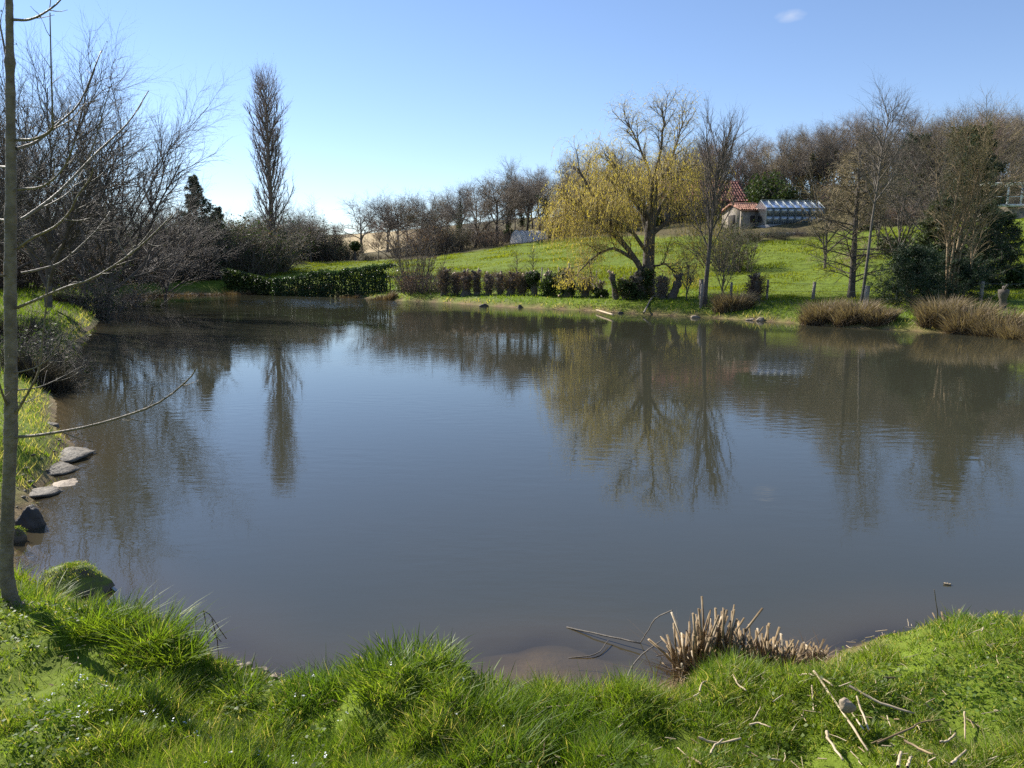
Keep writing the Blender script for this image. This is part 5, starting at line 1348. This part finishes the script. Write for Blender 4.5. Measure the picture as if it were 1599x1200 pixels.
def post(px, py, w, h, label, lean=0, cat='post', mt='post'):
    q = at_z(px, py, .3); q[2] = T1(q[0], q[1]); D = q[1]; b = MB(); H = h * D / FPX
    P = A([[0, 0, -.1], [lean * .5 * H, 0, H * .5], [lean * H, 0, H]]); tubes(b, P[None], np.full((1, 3), w * D / FPX / 2) * A([1.05, 1, .96]), 9, cap=True)
    tag(b.build('wooden_post', M[mt], None, False, loc=q), label, cat)
post(1350, 490, 8, 36, 'leaning pale wooden post among the rushes', .06)
post(1094, 476, 7, 30, 'short stout post touching the tall slender tree')
def logs():
    for i, (p, w, lab) in enumerate([([(847, 468), (866, 463)], .06, 'pale cut log under the ivy covered pollards, left one'), ([(920, 466), (940, 461)], .05, 'pale cut branch between the spiky pollard and the small stump'), ([(932, 457), (958, 456)], .05, 'level rail of cut wood beside the leaning sawn pollard'),
                                     ([(1006, 459), (1020, 466), (1040, 468)], .05, 'pale log lying at the foot of the stout pollard'), ([(872, 458), (884, 464)], .05, 'short pale log against the tallest ivy pollard'), ([(700, 455), (722, 458)], .05, 'pale branch under the left pollards'), ([(800, 460), (826, 464)], .05, 'pale branch lying under the middle pollards'),
                                     ([(940, 443), (960, 446)], .04, 'thin rail joining the small stump and leaning pollard')]):
        stalk(p, w, lab, 'cutwood' if i % 2 == 0 else 'post', z=.6, name='cut_log', lift=.12, seed=i, cat='log')
logs()

# ------------------------------------------------------------------ buildings on the slope
def bx(mb, x0, x1, y0, y1, z0, z1, var=None): box(mb, [(x0 + x1) / 2, (y0 + y1) / 2, (z0 + z1) / 2], x1 - x0, y1 - y0, z1 - z0, var=var)
def greenhouse():
    g = on_ground(1196, 65.5); root = thing('greenhouse', 'glass greenhouse with pitched glazed roof beside the tiled shed', 'greenhouse', g, radians(7))
    Lg, Dp, E, Rg = 5.15, 2.5, 1.62, 2.35; nb = 8; bw = Lg / nb
    b = MB(); bx(b, -.05, Lg + .05, -.05, Dp + .05, -.5, .25); b.build('plinth', M['wall_block'], root)
    def bar(p0, p1, r=.032): 
        b = MB(); tubes(b, A([p0, p1])[None], np.full((1, 2), r), 4); return b.build('frame_bar', M['grey_metal'], root)
    for k in range(nb + 1):
        x = k * bw; bar((x, 0, .25), (x, 0, E)); bar((x, 0, E), (x, Dp / 2, Rg)); bar((x, Dp, .25), (x, Dp, E)); bar((x, Dp, E), (x, Dp / 2, Rg))
    for y, z in ((0, E), (Dp / 2, Rg), (Dp, E), (0, .27)): bar((0, y, z), (Lg, y, z), .045)
    bar((0, 0, .95), (Lg, 0, .95), .02)
    rng = np.random.default_rng(751)
    for k in range(nb):
        x0, x1 = k * bw + .03, (k + 1) * bw - .03
        for (a, c) in (((0, .29), (0, .93)), ((0, .97), (0, E - .04)), ((.03, E + .03), (Dp / 2 - .03, Rg - .02)), ((Dp - .03, E + .03), (Dp / 2 + .03, Rg - .02)), ((Dp, .29), (Dp, E - .04))):
            b = MB(); t = 0
            v = [[x0, a[0] + t, a[1]], [x1, a[0] - t, a[1]], [x1, c[0] - t, c[1]], [x0, c[0] + t, c[1]]]; v2 = [[p[0], p[1] + .006, p[2] + .006] for p in v]
            b.add(v + v2, [[0, 1, 2, 3], [7, 6, 5, 4], [0, 4, 5, 1], [1, 5, 6, 2], [2, 6, 7, 3], [3, 7, 4, 0]]); b.build('pane', M['glass'], root)
    for x in (0, Lg):
        b = MB(); v = [[x, .03, .29], [x, Dp - .03, .29], [x, Dp - .03, E], [x, Dp / 2, Rg - .04], [x, .03, E]]; b.add(v, [[0, 1, 2, 4]], [[2, 3, 4]]); b.build('end_pane', M['glass'], root)
    # staging and pots inside
    b = MB(); bx(b, .3, Lg - .3, Dp - .9, Dp - .3, .75, .80); [bx(b, x, x + .06, Dp - .85, Dp - .79, .2, .75) for x in np.linspace(.4, Lg - .5, 5)]; b.build('staging', M['post'], root)
greenhouse()
def gable_house(name, label, cat, loc, rz, W, Lh, E, Rg, wall, roofm, over=.2, openings=(), tile=.22, base=-.8):
    """gable ends at x=0 and x=Lh, ridge along x; the long front faces -y"""
    root = thing(name, label, cat, loc, rz)
    t = .18
    for y in (0, W - t): b = MB(); bx(b, 0, Lh, y, y + t, base, E); b.build('long_wall', wall, root)
    for x in (.002, Lh - t - .002):
        b = MB(); v = [[x, t, base], [x, W - t, base], [x, W - t, E], [x, W / 2, Rg - .05], [x, t, E]]; v2 = [[p[0] + t, p[1], p[2]] for p in v]
        b.add(v + v2, [[0, 4, 2, 1], [5, 6, 7, 9], [0, 1, 6, 5], [1, 2, 7, 6], [2, 3, 8, 7], [3, 4, 9, 8], [4, 0, 5, 9]], [[4, 3, 2], [7, 8, 9]]); b.build('gable_wall', wall, root)
    sl = (Rg - E) / (W / 2)
    for s in (0, 1):
        y0, y1 = (-over, W / 2) if s == 0 else (W + over, W / 2); z0 = E - sl * over
        b = MB(); v = [[-over, y0, z0], [Lh + over, y0, z0], [Lh + over, y1, Rg], [-over, y1, Rg]]; v = v + [[p[0], p[1], p[2] + .05] for p in v]
        b.add(v, [[0, 3, 2, 1], [4, 5, 6, 7], [0, 1, 5, 4], [1, 2, 6, 5], [2, 3, 7, 6], [3, 0, 4, 7]]); rf = b.build('roof', roofm, root)
        # rolls of curved tiles, row on row: real ridges
        b = MB(); nx = int((Lh + 2 * over) / tile); rng = np.random.default_rng(nx + s)
        rows = max(int(abs(y1 - y0) / .38), 3); xs = -over + (np.arange(nx) + .5) * tile
        for r_ in range(rows):
            f0, f1 = r_ / rows, (r_ + 1.12) / rows
            pts = np.stack([np.stack([xs, xs * 0 + y0 + (y1 - y0) * f, xs * 0 + z0 + (Rg - z0) * f + .06 + (.03 if f == f0 else 0)], 1) for f in (f0, min(f1, 1))], 1)
            tubes(b, pts + rng.normal(0, .008, (nx, 1, 3)), np.full((nx, 2), tile * .46) * A([[1.1, .9]]), 6, var=rng.random(nx))
        b.build('roof_tiles', roofm, root, kind='stuff')
    b = MB(); tubes(b, A([[-over, W / 2, Rg + .09], [Lh / 2, W / 2, Rg + .10], [Lh + over, W / 2, Rg + .09]])[None], np.full((1, 3), .12), 8); b.build('ridge_tiles', roofm, root)
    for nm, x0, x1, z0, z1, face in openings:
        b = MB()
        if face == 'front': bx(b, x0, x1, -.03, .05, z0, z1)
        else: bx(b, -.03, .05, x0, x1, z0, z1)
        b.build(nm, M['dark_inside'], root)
    return root
g_ = on_ground(1163, 67); gable_house('tiled_shed', 'small stone shed with orange tiled roof left of the greenhouse', 'shed', g_ + A([-.35, 0, 0]), radians(18), 2.9, 2.3, 1.60, 2.15, M['stone_wall'], M['terracotta'], .18,
            [('window', .9, 1.35, .6, 1.15, 'front'), ('doorway', .9, 1.9, -.1, 1.25, 'gable')])
g_ = on_ground(1078, 80); gable_house('farm_building', 'old farm building with dull red tiled roof behind the tall slender tree', 'building', g_ + A([-2.6, 0, 0]), radians(6), 6.0, 8.6, 2.1, 4.2, M['dark_stone'], M['terracotta_dull'], .3,
            [('door', 1.0, 2.0, 0, 1.8, 'front'), ('window', 3.2, 3.9, .8, 1.6, 'front'), ('window', 5.2, 5.9, .8, 1.6, 'front')], tile=.3)
def low_wall():
    g = on_ground(1192, 62.0); root = thing('terrace_wall', 'low grey terrace wall in front of the greenhouse', 'wall', g, radians(4)); rng = np.random.default_rng(761)
    x = 0; row = 0
    for row in range(2):
        x = -.2 * row
        while x < 7.2:
            w = rng.uniform(.42, .6); b = MB(); bx(b, x, x + w - .02, -.1 + rng.normal(0, .008), .12, -.25 + row * .33, .07 + row * .33 - .012); b.build('block', M['wall_block'], root); x += w
low_wall()
def polytunnel():
    g = on_ground(806, 81.5); root = thing('polytunnel', 'white plastic sheeted garden tunnel at the top of the meadow', 'tunnel', g, radians(36))
    Lh, R, Hh = 3.5, 1.1, 1.35; n = 25; m = 13; rng = np.random.default_rng(771)
    xs = np.linspace(0, Lh, n); th = np.linspace(0, pi, m); X, TH = np.meshgrid(xs, th)
    sag = 1 - .07 * np.abs(np.sin(X / Lh * pi * 5)) * np.sin(TH) + .03 * (fbm(X * 3, TH * 3, 5) - .5)
    V = np.stack([X, -np.cos(TH) * R * sag, np.sin(TH) * Hh * sag + .02], -1)
    i, j = np.meshgrid(np.arange(n - 1), np.arange(m - 1)); q = np.stack([j * n + i, j * n + i + 1, (j + 1) * n + i + 1, (j + 1) * n + i], -1).reshape(-1, 4)
    V2 = V * A([1, .985, .985]); b = MB(); b.add(V.reshape(-1, 3), q); b.build('plastic_sheet', M['plastic'], root, True)
    for k in range(6):
        x = Lh * k / 5; P = np.stack([0 * th + x, -np.cos(th) * R * 1.01, np.sin(th) * Hh * 1.01 + .02], 1); b = MB(); tubes(b, P[None], np.full((1, m), .025), 5); b.build('hoop', M['grey_metal'], root)
    b = MB(); v = np.stack([0 * th, -np.cos(th) * R * .97, np.sin(th) * Hh * .97 + .02], 1); v = np.concatenate([v, [[0, 0, .02]]]); b.add(v, None, [[k, k + 1, m] for k in range(m - 1)]); b.build('end_sheet', M['plastic'], root)
polytunnel()
def veranda():
    g = on_ground(1562, 54); z0 = zfor(319, 54) - g[2]
    root = thing('house_veranda', 'glazed veranda of a house with white posts at the right edge', 'building', g, radians(-4))
    b = MB(); bx(b, -.9, 4.5, 0, 3, z0 - .16, z0); b.build('deck', M['white_metal'], root)
    b = MB(); bx(b, -.7, 4.4, .35, 2.9, -1.0, z0 - .165); b.build('retaining_wall', M['stone_wall'], root)
    for x in (-.8, .35, 1.25, 2.4, 3.6): b = MB(); bx(b, x, x + .09, .05, .14, z0 + .003, z0 + 1.35); b.build('post', M['white_metal'], root)
    b = MB(); bx(b, -.95, 4.6, -.1, 3.0, z0 + 1.353, z0 + 1.44); b.build('roof', M['white_metal'], root)
    b = MB(); bx(b, 1.36, 4.5, 1.6, 1.8, z0 + .003, z0 + 1.35); bx(b, .3, 1.3, 2.6, 2.8, z0 + .003, z0 + 1.35); b.build('wall', M['rock_tan'], root)
    for x0, x1 in ((1.36, 2.38), (2.51, 3.58)): b = MB(); bx(b, x0, x1, .08, .1, z0 + .4, z0 + 1.33); b.build('pane', M['glass'], root)
    b = MB(); tubes(b, A([[-.8, .08, z0 + .5], [2.0, .08, z0 + .5]])[None], np.full((1, 2), .02), 4); b.build('rail', M['white_metal'], root)
veranda()
def white_arch():
    g = on_ground(1385, 62); root = thing('garden_arch_frame', 'low white wire garden frame on the slope above the meadow', 'garden frame', g)
    for k in range(3):
        th = np.linspace(0, pi, 9); P = np.stack([1.2 - np.cos(th) * 1.2, 0 * th + .6 * k, np.sin(th) * .8], 1); b = MB(); tubes(b, P[None], np.full((1, 9), .025), 4); b.build('hoop', M['white_metal'], root)
white_arch()

# ------------------------------------------------------------------ look-alikes get their order from the left added to their label
def order_labels():
    by = {}
    for o in COL.objects:
        if o.parent is None and o.get('label') and o.get('category') and not o.name.startswith('stalk_fragment'): by.setdefault(o['label'], []).append(o)
    W = ['first', 'second', 'third', 'fourth', 'fifth', 'sixth', 'seventh', 'eighth', 'ninth', 'tenth', 'eleventh', 'twelfth', 'thirteenth', 'fourteenth', 'fifteenth', 'sixteenth']
    for lab, os_ in by.items():
        if 1 < len(os_) <= 16 and len(lab.replace(',', '').split()) <= 13:
            os_.sort(key=lambda o: o.location.x / max(o.location.y, .1))
            for k, o in enumerate(os_): o['label'] = lab + ', ' + W[k] + ' from left'
order_labels()
